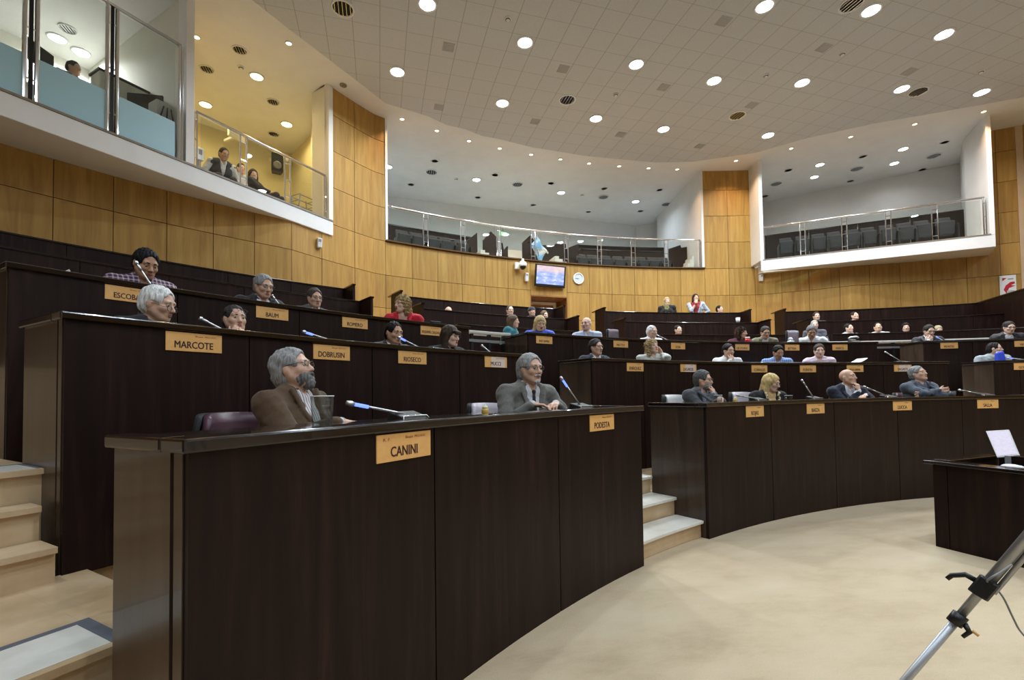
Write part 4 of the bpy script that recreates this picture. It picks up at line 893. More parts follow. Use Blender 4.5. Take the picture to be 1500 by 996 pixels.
def person(px, py, r, zf, label, baz=None, haz=0, pitch=0, roll=0, lean=8, side=0, s=1.1, tone='mid', top='suit', col=(.03, .03, .035), shirt=(.75, .75, .76), skind=None, kind=None, tie=None, hair='short', hcol=(.02, .015, .012), beard=None, specs=0, arms=('desk', 'desk'), desk=None, near=1, belly=0., group=None, stand=0, lips=0, extra=None, wid=1., zoff=0., seed=1):
    hp = at_r(px, py, r); hp[2] += zoff
    t = math.atan2(hp[0], hp[1]); centre = -unit(hp[:2])
    bd = centre if baz is None else az_dir(hp, baz); by = math.degrees(math.atan2(-bd[0], bd[1]))   # local +Y -> bd
    hd = az_dir(hp, haz); hy = math.degrees(math.atan2(-hd[0], hd[1]))-by
    Rh = rot(hy, pitch, roll)
    X = np.array([1., 0, 0]); u = unit((math.sin(rad(side)), math.sin(rad(lean)), math.cos(rad(lean)))); f = unit(np.cross(u, X)); f = f if f[1] > 0 else -f
    X = unit(np.cross(f, u)); X = X if X[0] > 0 else -X
    nu = unit(u*.55+np.array([0, .22, .8]))
    # offsets relative to the hip
    nb = .50*s*u; hj = nb+.045*s*nu; hc = hj+s*(Rh@np.array([0, .022, .088]))
    hz = hp[2]-zf-hc[2]
    H = np.array([0, 0, hz]); nb = nb+H; hj = hj+H; hc = hc+H
    Rb = rot(by); off = Rb@np.array([hc[0], hc[1], 0])
    root = empty('person', (hp[0]-off[0], hp[1]-off[1], zf), label, 'person', group, rad(by))
    hw = lambda p: hc+s*(Rh@np.array(p, float))           # head local -> person local
    hv = lambda v: Rh@np.array(v, float)
    vox = .0085 if near else .0125
    ws = wid
    sh = {}; S = nb-.062*s*u
    for q in (-1, 1): sh[q] = S+q*.187*s*ws*X+(.0)*f
    # arms: wrist targets, finger direction, palm normal, curl
    arm = {}
    for q, a in zip((-1, 1), arms):
        pole = np.array([q*.6, -.35, -.7])
        dz = (desk if desk is not None else hz+.25)
        if a == 'desk': W, d, n, cu = np.array([q*.11*s, .34*s, dz+.04]), (-q*.75, .6, -.05), (0, .05, -1), .5; pole = np.array([q*.62, -.3, -.45])
        elif a == 'flat': W, d, n, cu = np.array([q*.17*s, .36*s, dz+.03]), (-q*.35, .9, -.02), (0, 0, -1), .15; pole = np.array([q*.9, -.2, -.3])
        elif a == 'lap': W, d, n, cu = np.array([q*.13*s, .30*s, hz+.10]), (-q*.4, .8, -.35), (0, -.3, -1), .4
        elif a == 'chin': W = hw((q*.045, .13, -.215)); d = hv((-q*.12, -.05, 1.)); n = hv((-q*.15, -1, .0)); cu = .75; pole = np.array([q*.35, .25, -1.])
        elif a == 'cheek': W = hw((q*.10, .075, -.185)); d = hv((-q*.10, -.08, 1.)); n = hv((-q, -.25, .1)); cu = .55; pole = np.array([q*.6, .25, -1.])
        elif a == 'mouth': W = hw((q*.07, .145, -.17)); d = hv((-q*.55, -.22, .85)); n = hv((-q*.2, -1, -.1)); cu = .8; pole = np.array([q*.6, .2, -1.])
        elif a == 'ear': W = hw((q*.135, .05, -.16)); d = hv((-q*.12, -.30, 1.)); n = hv((-q, .1, .1)); cu = .2; pole = np.array([q*.3, .45, -1.])
        elif a == 'cross': W = H+.345*s*u+.235*s*f-q*.10*s*X+(.03 if q > 0 else -.03)*u; d = unit(-q*X*.9+.15*f+.12*u); n = -f; cu = .3; pole = np.array([q*.9, .35, -.25])
        elif a == 'hip': W = H+np.array([q*.17*s, .04, .05]); d = (-q*.5, .55, -.4); n = (-q, 0, 0); cu = .5; pole = np.array([q*1., -.4, 0])
        elif a == 'side': W = sh[q]+np.array([q*.06, .05, -.50*s]); d = (0, .1, -1); n = (-q, 0, 0); cu = .35; pole = np.array([q*.3, -1, 0])
        else: W, d, n, cu = a
        W = np.array(W, float); A, B = .285*s, .255*s; v = W-sh[q]; Ld = np.linalg.norm(v)
        if Ld > (A+B)*.985: W = sh[q]+v/Ld*(A+B)*.985; v = W-sh[q]; Ld = (A+B)*.985
        x = (A*A-B*B+Ld*Ld)/(2*Ld); hgt = math.sqrt(max(A*A-x*x, 0)); e = v/Ld; pl = pole-e*(pole@e); pl = unit(pl)
        arm[q] = (sh[q], sh[q]+e*x+pl*hgt, W, unit(d), unit(n), cu)
    knee = {}; ank = {}
    for q in (-1, 1):
        if stand: knee[q] = np.array([q*.10*s, .02, hz*.52]); ank[q] = np.array([q*.10*s, -.01, .085])
        else: knee[q] = np.array([q*.13*s, .40*s, max(hz+.0, .42*s)]); ank[q] = np.array([q*.13*s, .36*s, .085])
    def torso(D, infl):
        D.cone(H-.03*u, H+.10*s*u, .118*s+infl, .120*s+infl, .05, (X, 1.32*ws))
        D.cone(H+.10*s*u, H+.30*s*u, .115*s+infl, .122*s+infl, .05, (X, 1.26*ws))
        D.cone(H+.30*s*u, H+.43*s*u, .122*s+infl, .088*s+infl, .05, (X, 1.52*ws))
        D.cone(nb-.03*s*u, sh[-1]-.01*u, .058*s+infl, .052*s+infl, .04); D.cone(nb-.03*s*u, sh[1]-.01*u, .058*s+infl, .052*s+infl, .04)
        if belly: D.ell(H+.14*s*u+.06*f, ((.13+belly*.5)*s+infl, (.10+belly)*s+infl, .14*s+infl), None, .05)
        if stand == 2 or lips: 
            for q in (-1, 1): D.ell(H+.33*s*u+.085*s*f+q*.065*s*X, (.058*s+infl, .055*s+infl, .06*s+infl), None, .04)
    def sleeves(D, infl, upto=1.):
        for q in (-1, 1):
            S_, E, W, d, n, cu = arm[q]; D.cone(S_, E, .054*s+infl, .043*s+infl, .03)
            e = E+(W-E)*upto; D.cone(E, e, .043*s+infl, .030*s+infl*.8, .02)
    def legs(D, infl):
        for q in (-1, 1):
            h0 = H+q*.085*s*np.array([1., 0, 0])-.02*np.array([0, 0, 1.]); D.cone(h0, knee[q], .082*s+infl, .058*s+infl, .04); D.cone(knee[q], ank[q], .056*s+infl, .038*s+infl, .02)
    # ---- body: one continuous skin surface
    allp = [H, nb, hc+.2*s, hc-.2*s, *sum([[a[1], a[2], a[2]+.2*a[3], a[2]-.05] for a in arm.values()], []), knee[-1], knee[1]]
    lo = np.min(allp, 0)-.17; hi = np.max(allp, 0)+.17; lo[2] = -.012; lo[1] = min(lo[1], -.28)
    B = SDF(lo, hi, vox); torso(B, 0); sleeves(B, 0); legs(B, 0)
    for q in (-1, 1): B.cone(ank[q]-np.array([0, .03, .045]), ank[q]+np.array([0, .15, -.058]), .036*s, .028*s, .02)
    B.cone(nb-.03*s*u, hj+.03*s*nu, .060*s, .052*s, .03)
    he = lambda c, r_, k=.02, op='+': B.ell(hw(c), [x*s for x in r_], Rh, k, op)
    hcn = lambda a, b, ra, rb=None, k=.015, fl=None, op='+': B.cone(hw(a), hw(b), ra*s, (rb if rb is not None else ra)*s, k, (hv(fl[0]), fl[1]) if fl else None, op)
    he((0, -.012, .028), (.076, .097, .091)); he((0, .026, -.036), (.060, .066, .082), .03); he((0, .066, -.096), (.026, .022, .019), .025)
    for q in (-1, 1):
        hcn((q*.050, .0, -.045), (q*.026, .055, -.088), .026, .020, .03); he((q*.041, .060, -.022), (.024, .026, .024), .02)
        he((q*.078, -.008, -.006), (.010, .022, .032), .006)
        he((q*.033, .099, .006), (.019, .016, .013), .012, '-')
    hcn((-.038, .074, .026), (.038, .074, .026), .016, None, .015)
    hcn((0, .086, .012), (0, .108, -.028), .0085, .0135, .01); he((-.012, .098, -.034), (.0095, .0105, .009), .006); he((.012, .098, -.034), (.0095, .0105, .009), .006)
    he((0, .083, -.062), (.027, .014, .013), .012); he((0, .098, -.0625), (.022, .009, .0022), .004, '-')
    for q in (-1, 1):   # hands with five fingers
        S_, E, W, d, n, cu = arm[q]; n = unit(n-d*(n@d)); sd = np.cross(d, n); fr = .0088*s if near else .0105*s
        thumb = 1 if q*np.dot(sd, np.cross(d, n)) > 0 else -1
        # thumb lies on the body's inner side when the palm faces down
        thumb = sd*(q if True else 1)
        B.cone(W, W+.03*s*d, .026*s, .030*s, .012, (n, .62)); B.cone(W+.028*s*d-.018*s*sd, W+.078*s*d-.024*s*sd, .021*s, .019*s, .012, (n, .62)); B.cone(W+.028*s*d+.018*s*sd, W+.078*s*d+.024*s*sd, .021*s, .019*s, .012, (n, .62))
        for j, (o_, l1) in enumerate(((-.031, .062), (-.0105, .076), (.0105, .080), (.031, .070))):
            if thumb@sd < 0: o_ = -o_
            p0 = W+.082*s*d+o_*1.0*s*sd; sp = o_*1.6; c1 = cu*.9; c2 = cu*1.9
            d1 = unit(d*math.cos(c1)+n*math.sin(c1)+sd*sp); d2 = unit(d*math.cos(c2)+n*math.sin(c2)+sd*sp*.5)
            p1 = p0+d1*l1*.52*s; p2 = p1+d2*l1*.48*s; B.cone(p0, p1, fr*1.08, fr, .004); B.cone(p1, p2, fr, fr*.85, .004)
        tv = unit(thumb*.75+d*.6+n*.25); p0 = W+.022*s*d+thumb*.020*s; p1 = p0+tv*.042*s; p2 = p1+unit(tv*.5+d*.75+n*.2)*.034*s
        B.cone(p0, p1, fr*1.5, fr*1.15, .010); B.cone(p1, p2, fr*1.15, fr*.95, .004)
    B.mesh('body', skin(tone), root)
    # ---- face details
    for q in (-1, 1):
        m = MB(); m.ball((0, 0, 0), .0115*s, 6); m.ball((0, .0052*s, 0), .0077*s, 5, 1); o = m.build('eye', [M['eyew'], M['iris']], root, True)
        o.matrix_local = Matrix.Translation(hw((q*.0325, .0800, .004)))@Matrix(Rh.tolist()).to_4x4()
    if near:
        D = SDF(hc-.16*s, hc+.16*s, .004)
        for q in (-1, 1): D.cone(hw((q*.018, .094, .029)), hw((q*.050, .078, .031)), .0052*s, .0036*s, .002)
        D.mesh('eyebrows', hairm(hcol if hcol[0] < .5 else tuple(x*.6 for x in hcol)), root)
        if not beard or beard != 'full':
            D = SDF(hc-.16*s, hc+.16*s, .0035); D.ell(hw((0, .0935, -.0575)), (.021*s, .0075*s, .0042*s), Rh, .002); D.ell(hw((0, .0925, -.067)), (.019*s, .0078*s, .0052*s), Rh, .002); D.mesh('lips', M['lipstick'] if lips else M['lip'], root)
    # ---- hair
    hh = .0055 if near else .008
    if hair:
        D = SDF(hc-np.array([.26, .26, .46])*s, hc+np.array([.26, .26, .22])*s, hh)
        E_ = lambda c, r_, k=.015, op='+': D.ell(hw(c), [x*s for x in r_], Rh, k, op)
        C_ = lambda a, b, ra, rb, k=.03, fl=None, op='+': D.cone(hw(a), hw(b), ra*s, rb*s, k, fl, op)
        def ear():
            for q in (-1, 1): E_((q*.088, .020, -.030), (.034, .052, .046), .008, '-')
        E_((0, -.014, .030), (.083, .104, .098))
        if hair == 'short': E_((0, -.035, -.01), (.082, .084, .085)); E_((0, .110, -.007), (.079, .085, .103), .010, '-'); ear(); D.half(hw((0, 0, -.072)), hv((0, .25, -1))); 
        if hair == 'full': E_((0, -.02, .038), (.086, .107, .096)); E_((0, -.04, -.01), (.080, .084, .088)); E_((0, .112, -.006), (.079, .086, .104), .010, '-'); ear(); D.half(hw((0, 0, -.078)), hv((0, .3, -1)))
        if hair == 'swept': E_((0, -.022, .036), (.086, .113, .098)); E_((0, -.055, -.02), (.081, .078, .10)); E_((0, .118, -.004), (.082, .090, .104), .010, '-'); ear(); D.half(hw((0, 0, -.112)), hv((0, .3, -1)))
        if hair == 'recede': E_((0, -.04, -.01), (.082, .080, .085)); E_((0, .105, .0), (.078, .092, .108), .012, '-'); D.half(hw((0, 0, -.075)), hv((0, .25, -1)))
        if hair == 'fringe': E_((0, -.03, -.005), (.084, .088, .07)); E_((0, .10, .0), (.09, .095, .13), .012, '-'); D.half(hw((0, 0, .035)), hv((0, .3, 1))); D.half(hw((0, 0, -.068)), hv((0, .2, -1)))
        if hair in ('long', 'verylong', 'bob', 'curly'):
            dn = {'long': -.20, 'verylong': -.30, 'bob': -.105, 'curly': -.13}[hair]
            E_((0, -.02, .038), (.090, .110, .098))
            for q in (-1, 1): C_((q*.066, -.01, .02), (q*.083, -.015, dn), .038, .036, .03); C_((q*.03, -.075, .0), (q*.045, -.085, dn*1.05), .045, .042, .03)
            E_((0, .114, -.040), (.068, .086, .108), .010, '-'); C_((0, .10, -.12), (0, .06, -.33), .075, .075, .02, None, '-'); C_((0, .02, -.10), (0, .0, -.4), .045, .045, .02, None, '-')
            if hair == 'curly': D.noise(.010, 130., seed)
            if extra == 'fringe': C_((-.045, .088, .052), (.045, .088, .052), .020, .020, .012); C_((-.03, .094, .036), (.03, .094, .036), .014, .014, .01)
        if hair == 'cap': E_((0, -.012, .045), (.092, .112, .096)); D.half(hw((0, 0, .012)), hv((0, .22, -1))) 
        D.noise(.0030 if hair not in ('verylong', 'long') else .0016, 170., seed+1, (1, 1, .35 if hair not in ('verylong', 'long') else .08)); D.noise(.0018, 60., seed+9)
        D.mesh('hair' if hair != 'cap' else 'knit_cap', hairm(hcol) if hair != 'cap' else cloth((.03, .03, .04)), root)
    if beard:
        D = SDF(hc-.2*s, hc+.2*s, .005)
        E_ = lambda c, r_, k=.012, op='+': D.ell(hw(c), [x*s for x in r_], Rh, k, op)
        if beard == 'goatee':
            E_((0, .062, -.098), (.034, .034, .026)); E_((0, .115, -.066), (.019, .04, .011), .006, '-')
        else:
            E_((0, .030, -.062), (.066, .076, .062)); E_((0, .07, -.10), (.040, .036, .042 if beard == 'full' else .03))
            E_((0, .075, .002), (.058, .07, .046), .01, '-'); E_((0, .115, -.063), (.018, .035, .006), .006, '-'); D.half(hw((0, -.012, 0)), hv((0, -1, .1)))
        for q in (-1, 1): D.cone(hw((0, .101, -.047)), hw((q*.030, .088, -.056)), .0085*s, .006*s, .006)
        E_((0, .12, -.035), (.014, .03, .011), .004, '-')
        D.noise(.0022, 230., seed+3); D.mesh('beard', hairm(beard_col.get(label, hcol)), root)
    if specs:
        m = MB(); up = .012 if specs == 1 else (-.012 if specs == 2 else .062)
        for q in (-1, 1):
            m.tube([hw((q*.034+.023*math.cos(w_), .104-.004*abs(math.cos(w_)), up-.004+.017*math.sin(w_))) for w_ in np.linspace(0, 2*PI, 17)], .0017*s, 5, 0, False)
            m.tube([hw((q*.057, .101, up+.002)), hw((q*.078, .07, up+.004)), hw((q*.084, -.002, up*.6+.008))], .0017*s, 5)
            g = [hw((q*.034+.022*math.cos(w_), .103, up-.004+.016*math.sin(w_))) for w_ in np.linspace(0, 2*PI, 13)[:-1]]; m.add(g, [tuple(range(12))], 1)
        m.tube([hw((-.012, .106, up)), hw((0, .109, up+.004)), hw((.012, .106, up))], .0017*s, 5); m.build('spectacles', [M['specs'], M['lens']], root, True)
    # ---- clothes
    def cfield(h=None):
        return SDF(lo, hi, h or (.008 if near else .012))
    hole = lambda D, r_=.064: D.cone(nb-.015*s*u+.012*f, hj+.09*s*nu, r_*s, r_*s*1.05, .008, None, '-')
    if top in ('suit', 'jacket', 'cardigan'):
        D = cfield(); torso(D, .010); D.half(H-.03*u, -u)
        ring = [nb+.022*s*u+.058*s*(math.cos(w_)*X+math.sin(w_)*f)+(-.02*s*math.sin(w_))*u for w_ in np.linspace(-PI*1.42, PI*.42, 13)]
        for a_, b_ in zip(ring[:-1], ring[1:]): D.cone(a_, b_, .013*s, .013*s, .006, (u, 1.5))
        hole(D, .052); D.cone(nb+.02*s*u+.08*f, nb-.05*s*u+.13*f, .034*s, .010*s, .006, None, '-')
        for q in (-1, 1): _, E, W, d, n, cu = arm[q]; D.cone(E+(W-E)*.8, W-.004*d, .036*s, .033*s, .01)
        D.mesh('shirt', cloth(shirt, .8, skind), root); SH = D
        J = cfield(); torso(J, .022); sleeves(J, .015, .90)
        for q in (-1, 1): J.cone(sh[q]-.006*u, sh[q]-.02*u-q*.06*X, .058*s, .068*s, .04)
        J.cone(H-.10*u, H+.02*u, .128*s, .128*s, .04, (X, 1.32*ws)); J.half(H-.13*u, -u)
        Vw = .078 if top == 'suit' else .16; low = .17 if top == 'suit' else .02
        J.cone(nb+.03*s*u+.12*f, H+low*s*u+.15*s*f, Vw*s, .008*s, .006, (f, 1.5), '-'); hole(J, .066)
        ring = [nb+.010*s*u+.074*s*(math.cos(w_)*X+math.sin(w_)*f)-.028*s*math.sin(w_)*u for w_ in np.linspace(-PI*1.30, PI*.30, 11)]
        for a_, b_ in zip(ring[:-1], ring[1:]): J.cone(a_, b_, .012*s, .012*s, .008, (u, 2.))
        J.noise(.0042, 34., seed, (1, 1, 1.4)); J.noise(.0018, 85., seed+5)
        for q in (-1, 1):   # lapels following the opening
            pts = []
            for k in np.linspace(.0, 1, 7):
                c = nb+(H+low*s*u-nb)*k; wv = (Vw*(1-k)+.014)*s+.004; p = c+q*X*wv; sp = J.surf(p, f)
                if sp@f > (H@f): pts.append(sp+.003*f)
            for i in range(len(pts)-1): J.cone(pts[i]+q*X*.012, pts[i+1]+q*X*.012, .019*s if i < 4 else .014*s, .017*s if i < 3 else .010*s, .004, (f, .5))
        J.mesh('jacket' if top != 'cardigan' else 'cardigan', cloth(col, .88, kind), root)
        if tie:
            D = SDF(lo, hi, .006); pr = None
            for k in np.linspace(0, 1, 10):
                c = nb-.035*s*u+(H+.16*s*u-(nb-.035*s*u))*k; p = SH.surf(c, f)+.004*f; w_ = (.016 if k < .08 else .013+.020*k)*s
                if pr is not None: D.cone(pr[0], p, pr[1], w_, .004, (f, .38))
                pr = (p, w_)
            p = SH.surf(nb-.03*s*u, f)+.008*f; D.cone(p, p-.03*u, .020*s, .013*s, .004, (f, .6)); D.mesh('tie', cloth(tie, .6), root)
        if extra == 'trim':   # golden embroidered edge
            D = SDF(lo, hi, .006)
            for q in (-1, 1):
                for k in np.linspace(0, 1, 12):
                    c = nb+(H+low*s*u-nb)*k; p = J.surf(c+q*X*((Vw*(1-k)+.02)*s), f); D.ell(p+.005*f+q*X*.010*math.sin(k*40), (.017*s, .012, .017*s), None, .004)
            D.noise(.004, 160., 5); D.mesh('trim', cloth((.75, .62, .36), .5), root)
    else:
        D = cfield(); inf = .014 if top != 'sweater' else .022; torso(D, inf); sleeves(D, inf*.9, .93); D.cone(H-.08*u, H+.02*u, .125*s, .125*s, .04, (X, 1.32*ws)); D.half(H-.12*u, -u)
        for q in (-1, 1): D.cone(sh[q]-.006*u, sh[q]-.02*u-q*.06*X, .054*s, .064*s, .04)
        hole(D, .058)
        if top in ('shirt', 'polo'):
            ring = [nb+.018*s*u+.062*s*(math.cos(w_)*X+math.sin(w_)*f)-.03*s*math.sin(w_)*u for w_ in np.linspace(-PI*1.38, PI*.38, 11)]
            for a_, b_ in zip(ring[:-1], ring[1:]): D.cone(a_, b_, .013*s, .013*s, .006, (u, 1.7))
            D.cone(nb+.03*s*u+.085*f, nb-.09*s*u+.125*f, .040*s, .006*s, .006, (f, 1.4), '-')
        elif top == 'sweater':
            ring = [nb+.012*s*u+.066*s*(math.cos(w_)*X+math.sin(w_)*f)-.02*s*math.sin(w_)*u for w_ in np.linspace(0, 2*PI, 13)]
            for a_, b_ in zip(ring[:-1], ring[1:]): D.cone(a_, b_, .016*s, .016*s, .008, (u, 1.8))
        D.noise(.0045, 36., seed, (1, 1, 1.5)); D.noise(.0018, 90., seed+5)
        D.mesh({'sweater': 'sweater'}.get(top, 'shirt'), cloth(col, .88, kind), root)
        if extra == 'vest':
            D = cfield(); torso(D, .024); D.half(H-.10*u, -u); hole(D, .075); D.cone(nb+.03*s*u+.12*f, H+.2*s*u+.15*f, .07*s, .008*s, .006, (f, 1.5), '-'); D.mesh('vest', cloth((.03, .03, .035)), root)
    if extra == 'scarf':
        D = SDF(lo, hi, .008); ring = [nb+.02*s*u+.072*s*(math.cos(w_)*X+math.sin(w_)*f) for w_ in np.linspace(0, 2*PI, 15)]
        for a_, b_ in zip(ring[:-1], ring[1:]): D.cone(a_, b_, .030*s, .030*s, .012)
        for q in (-1, 1): D.cone(nb+.11*f+q*.03*X, H+.22*s*u+.15*s*f+q*.05*X, .036*s, .040*s, .012, (f, .6))
        D.noise(.006, 70., 4); D.mesh('scarf', cloth((.20, .185, .06)), root)
    D = cfield(.012); D.cone(H-.04*u, H+.03*u, .126*s, .126*s, .04, (X, 1.3*ws)); legs(D, .014); D.noise(.004, 30., seed+7); D.mesh('trousers', cloth((.02, .02, .026)), root)
    return root
beard_col = {}
G1 = 'people seated in the front row'; G2 = 'people seated in the second row'; G3 = 'people seated in the third row'; G4 = 'listeners on the rear benches'
W_ = (.80, .80, .81); BK = (.012, .012, .015)
def row(n): R, H, W = ROWS[n]; return R, H, W, H-W-.02
R, H, W, dz = row(1)
lab = 'person in a brown corduroy jacket leaning back, grey beard, looking up'; beard_col[lab] = (.17, .165, .16)
person(430, 541, R+1.0, W, lab, baz=52, haz=62, pitch=14, lean=-6, s=.97, top='suit', col=(.080, .043, .018), shirt=(.72, .66, .66), skind='stripe', hair='swept', hcol=(.30, .30, .30), beard='full', specs=1, arms=((np.array([-.40, .02, .58]), (.1, .8, -.5), (.3, 0, -1), .4), 'desk'), desk=dz-.05, belly=.03, group=G1, seed=3, wid=1.1)
lab = 'person in a grey suit with black tie leaning on the front desk, grey moustache'; beard_col[lab] = (.55, .54, .52)
person(777, 541, R+.80, W, lab, baz=35, haz=42, pitch=0, lean=14, s=1.08, top='suit', col=(.15, .145, .13), shirt=(.62, .62, .66), tie=BK, hair='swept', hcol=(.33, .33, .32), beard='goatee', specs=1, arms=('desk', 'desk'), desk=dz, group=G1, seed=4, wid=1.1)
lab = 'person in a dark grey suit resting his chin on his hand, turned away'; beard_col[lab] = (.30, .29, .28)
person(1030, 557, R+.85, W, lab, baz=48, haz=72, pitch=-2, lean=16, s=0.98, top='suit', col=(.075, .078, .088), shirt=(.50, .50, .60), skind='stripe', hair='full', hcol=(.10, .10, .10), beard='short', specs=1, arms=('desk', 'mouth'), desk=dz, group=G1, seed=5)
person(1130, 561, R+.85, W, 'person with long blond hair and a black jacket with golden trim', baz=35, haz=66, pitch=-14, lean=10, s=0.98, tone='fair', top='suit', col=(.010, .010, .011), shirt=(.62, .42, .18), hair='verylong', hcol=(.62, .45, .20), specs=2, arms=('lap', 'lap'), desk=dz, group=G1, lips=1, extra='trim', seed=6)
person(1242, 553, R+.83, W, 'bald person in a navy suit with a fist at his mouth', baz=30, haz=62, pitch=8, lean=12, s=0.991, top='suit', col=(.016, .020, .036), shirt=(.68, .70, .78), hair=None, arms=('desk', 'chin'), desk=dz, group=G1, seed=7)
person(1345, 548, R+.86, W, 'grey-haired person in a blue-grey suit with crossed arms, looking up', baz=40, haz=58, pitch=16, lean=0, s=0.98, top='suit', col=(.060, .072, .098), shirt=(.10, .11, .15), hair='full', hcol=(.24, .24, .24), arms=('cross', 'cross'), desk=dz, group=G1, seed=8)
R, H, W, dz = row(2)
person(232, 446, R+.86, W, 'white-haired person in black with glasses in the left second row', baz=40, haz=58, pitch=-12, lean=16, s=1.062, top='suit', col=(.016, .016, .020), shirt=(.10, .10, .13), hair='full', hcol=(.72, .72, .70), specs=2, arms=('lap', 'lap'), desk=dz, group=G2, seed=9)
person(344, 468, R+.86, W, 'person with glasses pushed up on the forehead and a hand over the mouth', baz=20, haz=22, pitch=2, lean=10, s=0.98, tone='mid', top='suit', col=(.02, .02, .025), hair='short', hcol=(.045, .04, .04), specs=3, arms=('lap', 'mouth'), desk=dz, group=G2, seed=10)
person(577, 488, R+.86, W, 'dark-haired person in a black suit speaking into the microphone', baz=25, haz=38, pitch=-10, lean=18, s=1.018, tone='tan', top='suit', col=BK, shirt=(.75, .75, .78), hair='short', hcol=(.012, .010, .010), arms=('lap', 'lap'), desk=dz, group=G2, seed=11)
person(660, 493, R+.86, W, 'person with long brown hair and a fringe, black top and glasses', baz=35, haz=55, pitch=-6, lean=22, s=1.062, tone='fair', top='sweater', col=(.008, .008, .010), hair='long', hcol=(.055, .036, .024), specs=1, arms=('lap', 'lap'), desk=dz, group=G2, lips=1, extra='fringe', seed=12)
person(873, 509, R+.86, W, 'dark-haired person in a dark blue suit behind the middle desk corner', baz=30, haz=48, pitch=0, lean=10, s=1.044, top='suit', col=(.030, .040, .062), shirt=(.7, .7, .74), hair='full', hcol=(.035, .032, .030), specs=1, arms=('lap', 'lap'), desk=dz, group=G2, seed=13)
person(955, 508, R+.86, W, 'blond person in a pale blouse with a hand at the ear', baz=20, haz=42, pitch=8, lean=6, roll=6, s=1.009, tone='fair', top='shirt', col=(.58, .58, .54), hair='curly', hcol=(.36, .25, .12), arms=('ear', 'lap'), desk=dz, group=G2, lips=1, seed=14)
person(1067, 514, R+.86, W, 'dark-haired person in a white shirt covering the mouth with a hand', baz=20, haz=40, pitch=-4, lean=16, s=0.991, top='shirt', col=W_, hair='full', hcol=(.015, .012, .012), arms=('lap', 'mouth'), desk=dz, group=G2, seed=15)
person(1140, 516, R+.86, W, 'person in a light blue checked shirt looking down', baz=10, haz=25, pitch=-22, lean=18, s=0.991, tone='tan', top='shirt', col=(.50, .62, .85), kind='check', hair='full', hcol=(.012, .010, .010), arms=('lap', 'lap'), desk=dz, group=G2, seed=16)
person(1200, 514, R+.86, W, 'person in a pink shirt with clasped hands', baz=5, haz=12, pitch=-4, lean=14, s=1.009, tone='fair', top='shirt', col=(.74, .58, .66), hair='full', hcol=(.07, .05, .04), arms=('lap', (np.array([.09, .22, .86]), (-.5, .1, .9), (-.6, .5, 0), .9)), desk=dz, group=G2, seed=17)
person(1457, 511, R+.86, W, 'balding person in a grey sweater looking to the right', baz=25, haz=82, pitch=0, lean=12, s=0.98, tone='fair', top='sweater', col=(.36, .40, .42), hair='recede', hcol=(.02, .016, .015), arms=('lap', 'lap'), desk=dz, group=G2, seed=18)
R, H, W, dz = row(3)
person(214, 387, R+.80, W, 'black-haired person in a red and blue plaid shirt looking down', baz=15, haz=24, pitch=-24, lean=22, s=1.133, tone='tan', top='shirt', col=(.2, .05, .08), kind='plaid', hair='full', hcol=(.010, .010, .012), arms=('lap', 'lap'), desk=dz, group=G3, seed=19)
person(386, 420, R+.80, W, 'grey-haired person with glasses in a dark suit in the left third row', baz=22, haz=30, pitch=-14, lean=16, s=1.097, top='suit', col=(.022, .024, .032), shirt=(.72, .70, .74), tie=(.2, .1, .2), hair='full', hcol=(.30, .30, .29), specs=1, arms=('lap', 'lap'), desk=dz, group=G3, seed=20)
person(461, 437, R+.80, W, 'brown-haired person with glasses and a grey-blue sleeve in the left third row', baz=30, haz=25, pitch=-8, lean=12, s=0.98, top='suit', col=(.07, .085, .10), hair='full', hcol=(.075, .06, .05), specs=1, arms=('lap', 'lap'), desk=dz, group=G3, seed=21)
person(589, 446, R+.80, W, 'blond person in a red jacket turned to the left', baz=-5, haz=-52, pitch=0, lean=4, s=1.062, tone='fair', top='suit', col=(.55, .012, .03), shirt=(.6, .3, .25), hair='curly', hcol=(.36, .26, .12), arms=('lap', 'lap'), desk=dz, group=G3, lips=1, seed=22)
person(791, 474, R+.80, W, 'blond person in bright blue leaning over the desk', baz=5, haz=18, pitch=-18, lean=18, s=1.062, tone='fair', top='sweater', col=(.06, .11, .55), hair='long', hcol=(.55, .42, .20), arms=('lap', 'lap'), desk=dz, group=G3, lips=1, seed=23)
person(859, 475, R+.80, W, 'bald person in a light blue shirt looking left', baz=0, haz=-28, pitch=2, lean=2, s=1.08, tone='fair', top='shirt', col=(.48, .56, .72), hair=None, arms=('lap', 'lap'), desk=dz, group=G3, seed=24)
person(955, 486, R+.80, W, 'white-haired person in a white shirt at a microphone', baz=25, haz=50, pitch=-6, lean=12, s=1.027, tone='fair', top='shirt', col=W_, hair='recede', hcol=(.70, .70, .70), arms=('lap', 'lap'), desk=dz, group=G3, seed=25)
person(1086, 488, R+.80, W, 'curly brown-haired person in maroon with a red mug', baz=30, haz=65, pitch=0, lean=8, s=1.027, tone='mid', top='sweater', col=(.09, .012, .030), hair='curly', hcol=(.055, .03, .02), arms=('lap', 'lap'), desk=dz, group=G3, lips=1, seed=26)
person(1121, 487, R+.80, W, 'person in an olive jacket and glasses reading papers', baz=15, haz=22, pitch=-18, lean=16, s=1.027, top='suit', col=(.19, .17, .10), shirt=(.5, .5, .48), hair='full', hcol=(.05, .045, .042), specs=1, arms=('lap', 'lap'), desk=dz, group=G3, seed=27)
person(1189, 486, R+.80, W, 'grey-haired person in a white shirt bent over the desk', baz=0, haz=8, pitch=-26, lean=22, s=1.097, tone='tan', top='shirt', col=W_, hair='full', hcol=(.16, .16, .16), arms=('lap', 'lap'), desk=dz, group=G3, seed=28, wid=1.05)
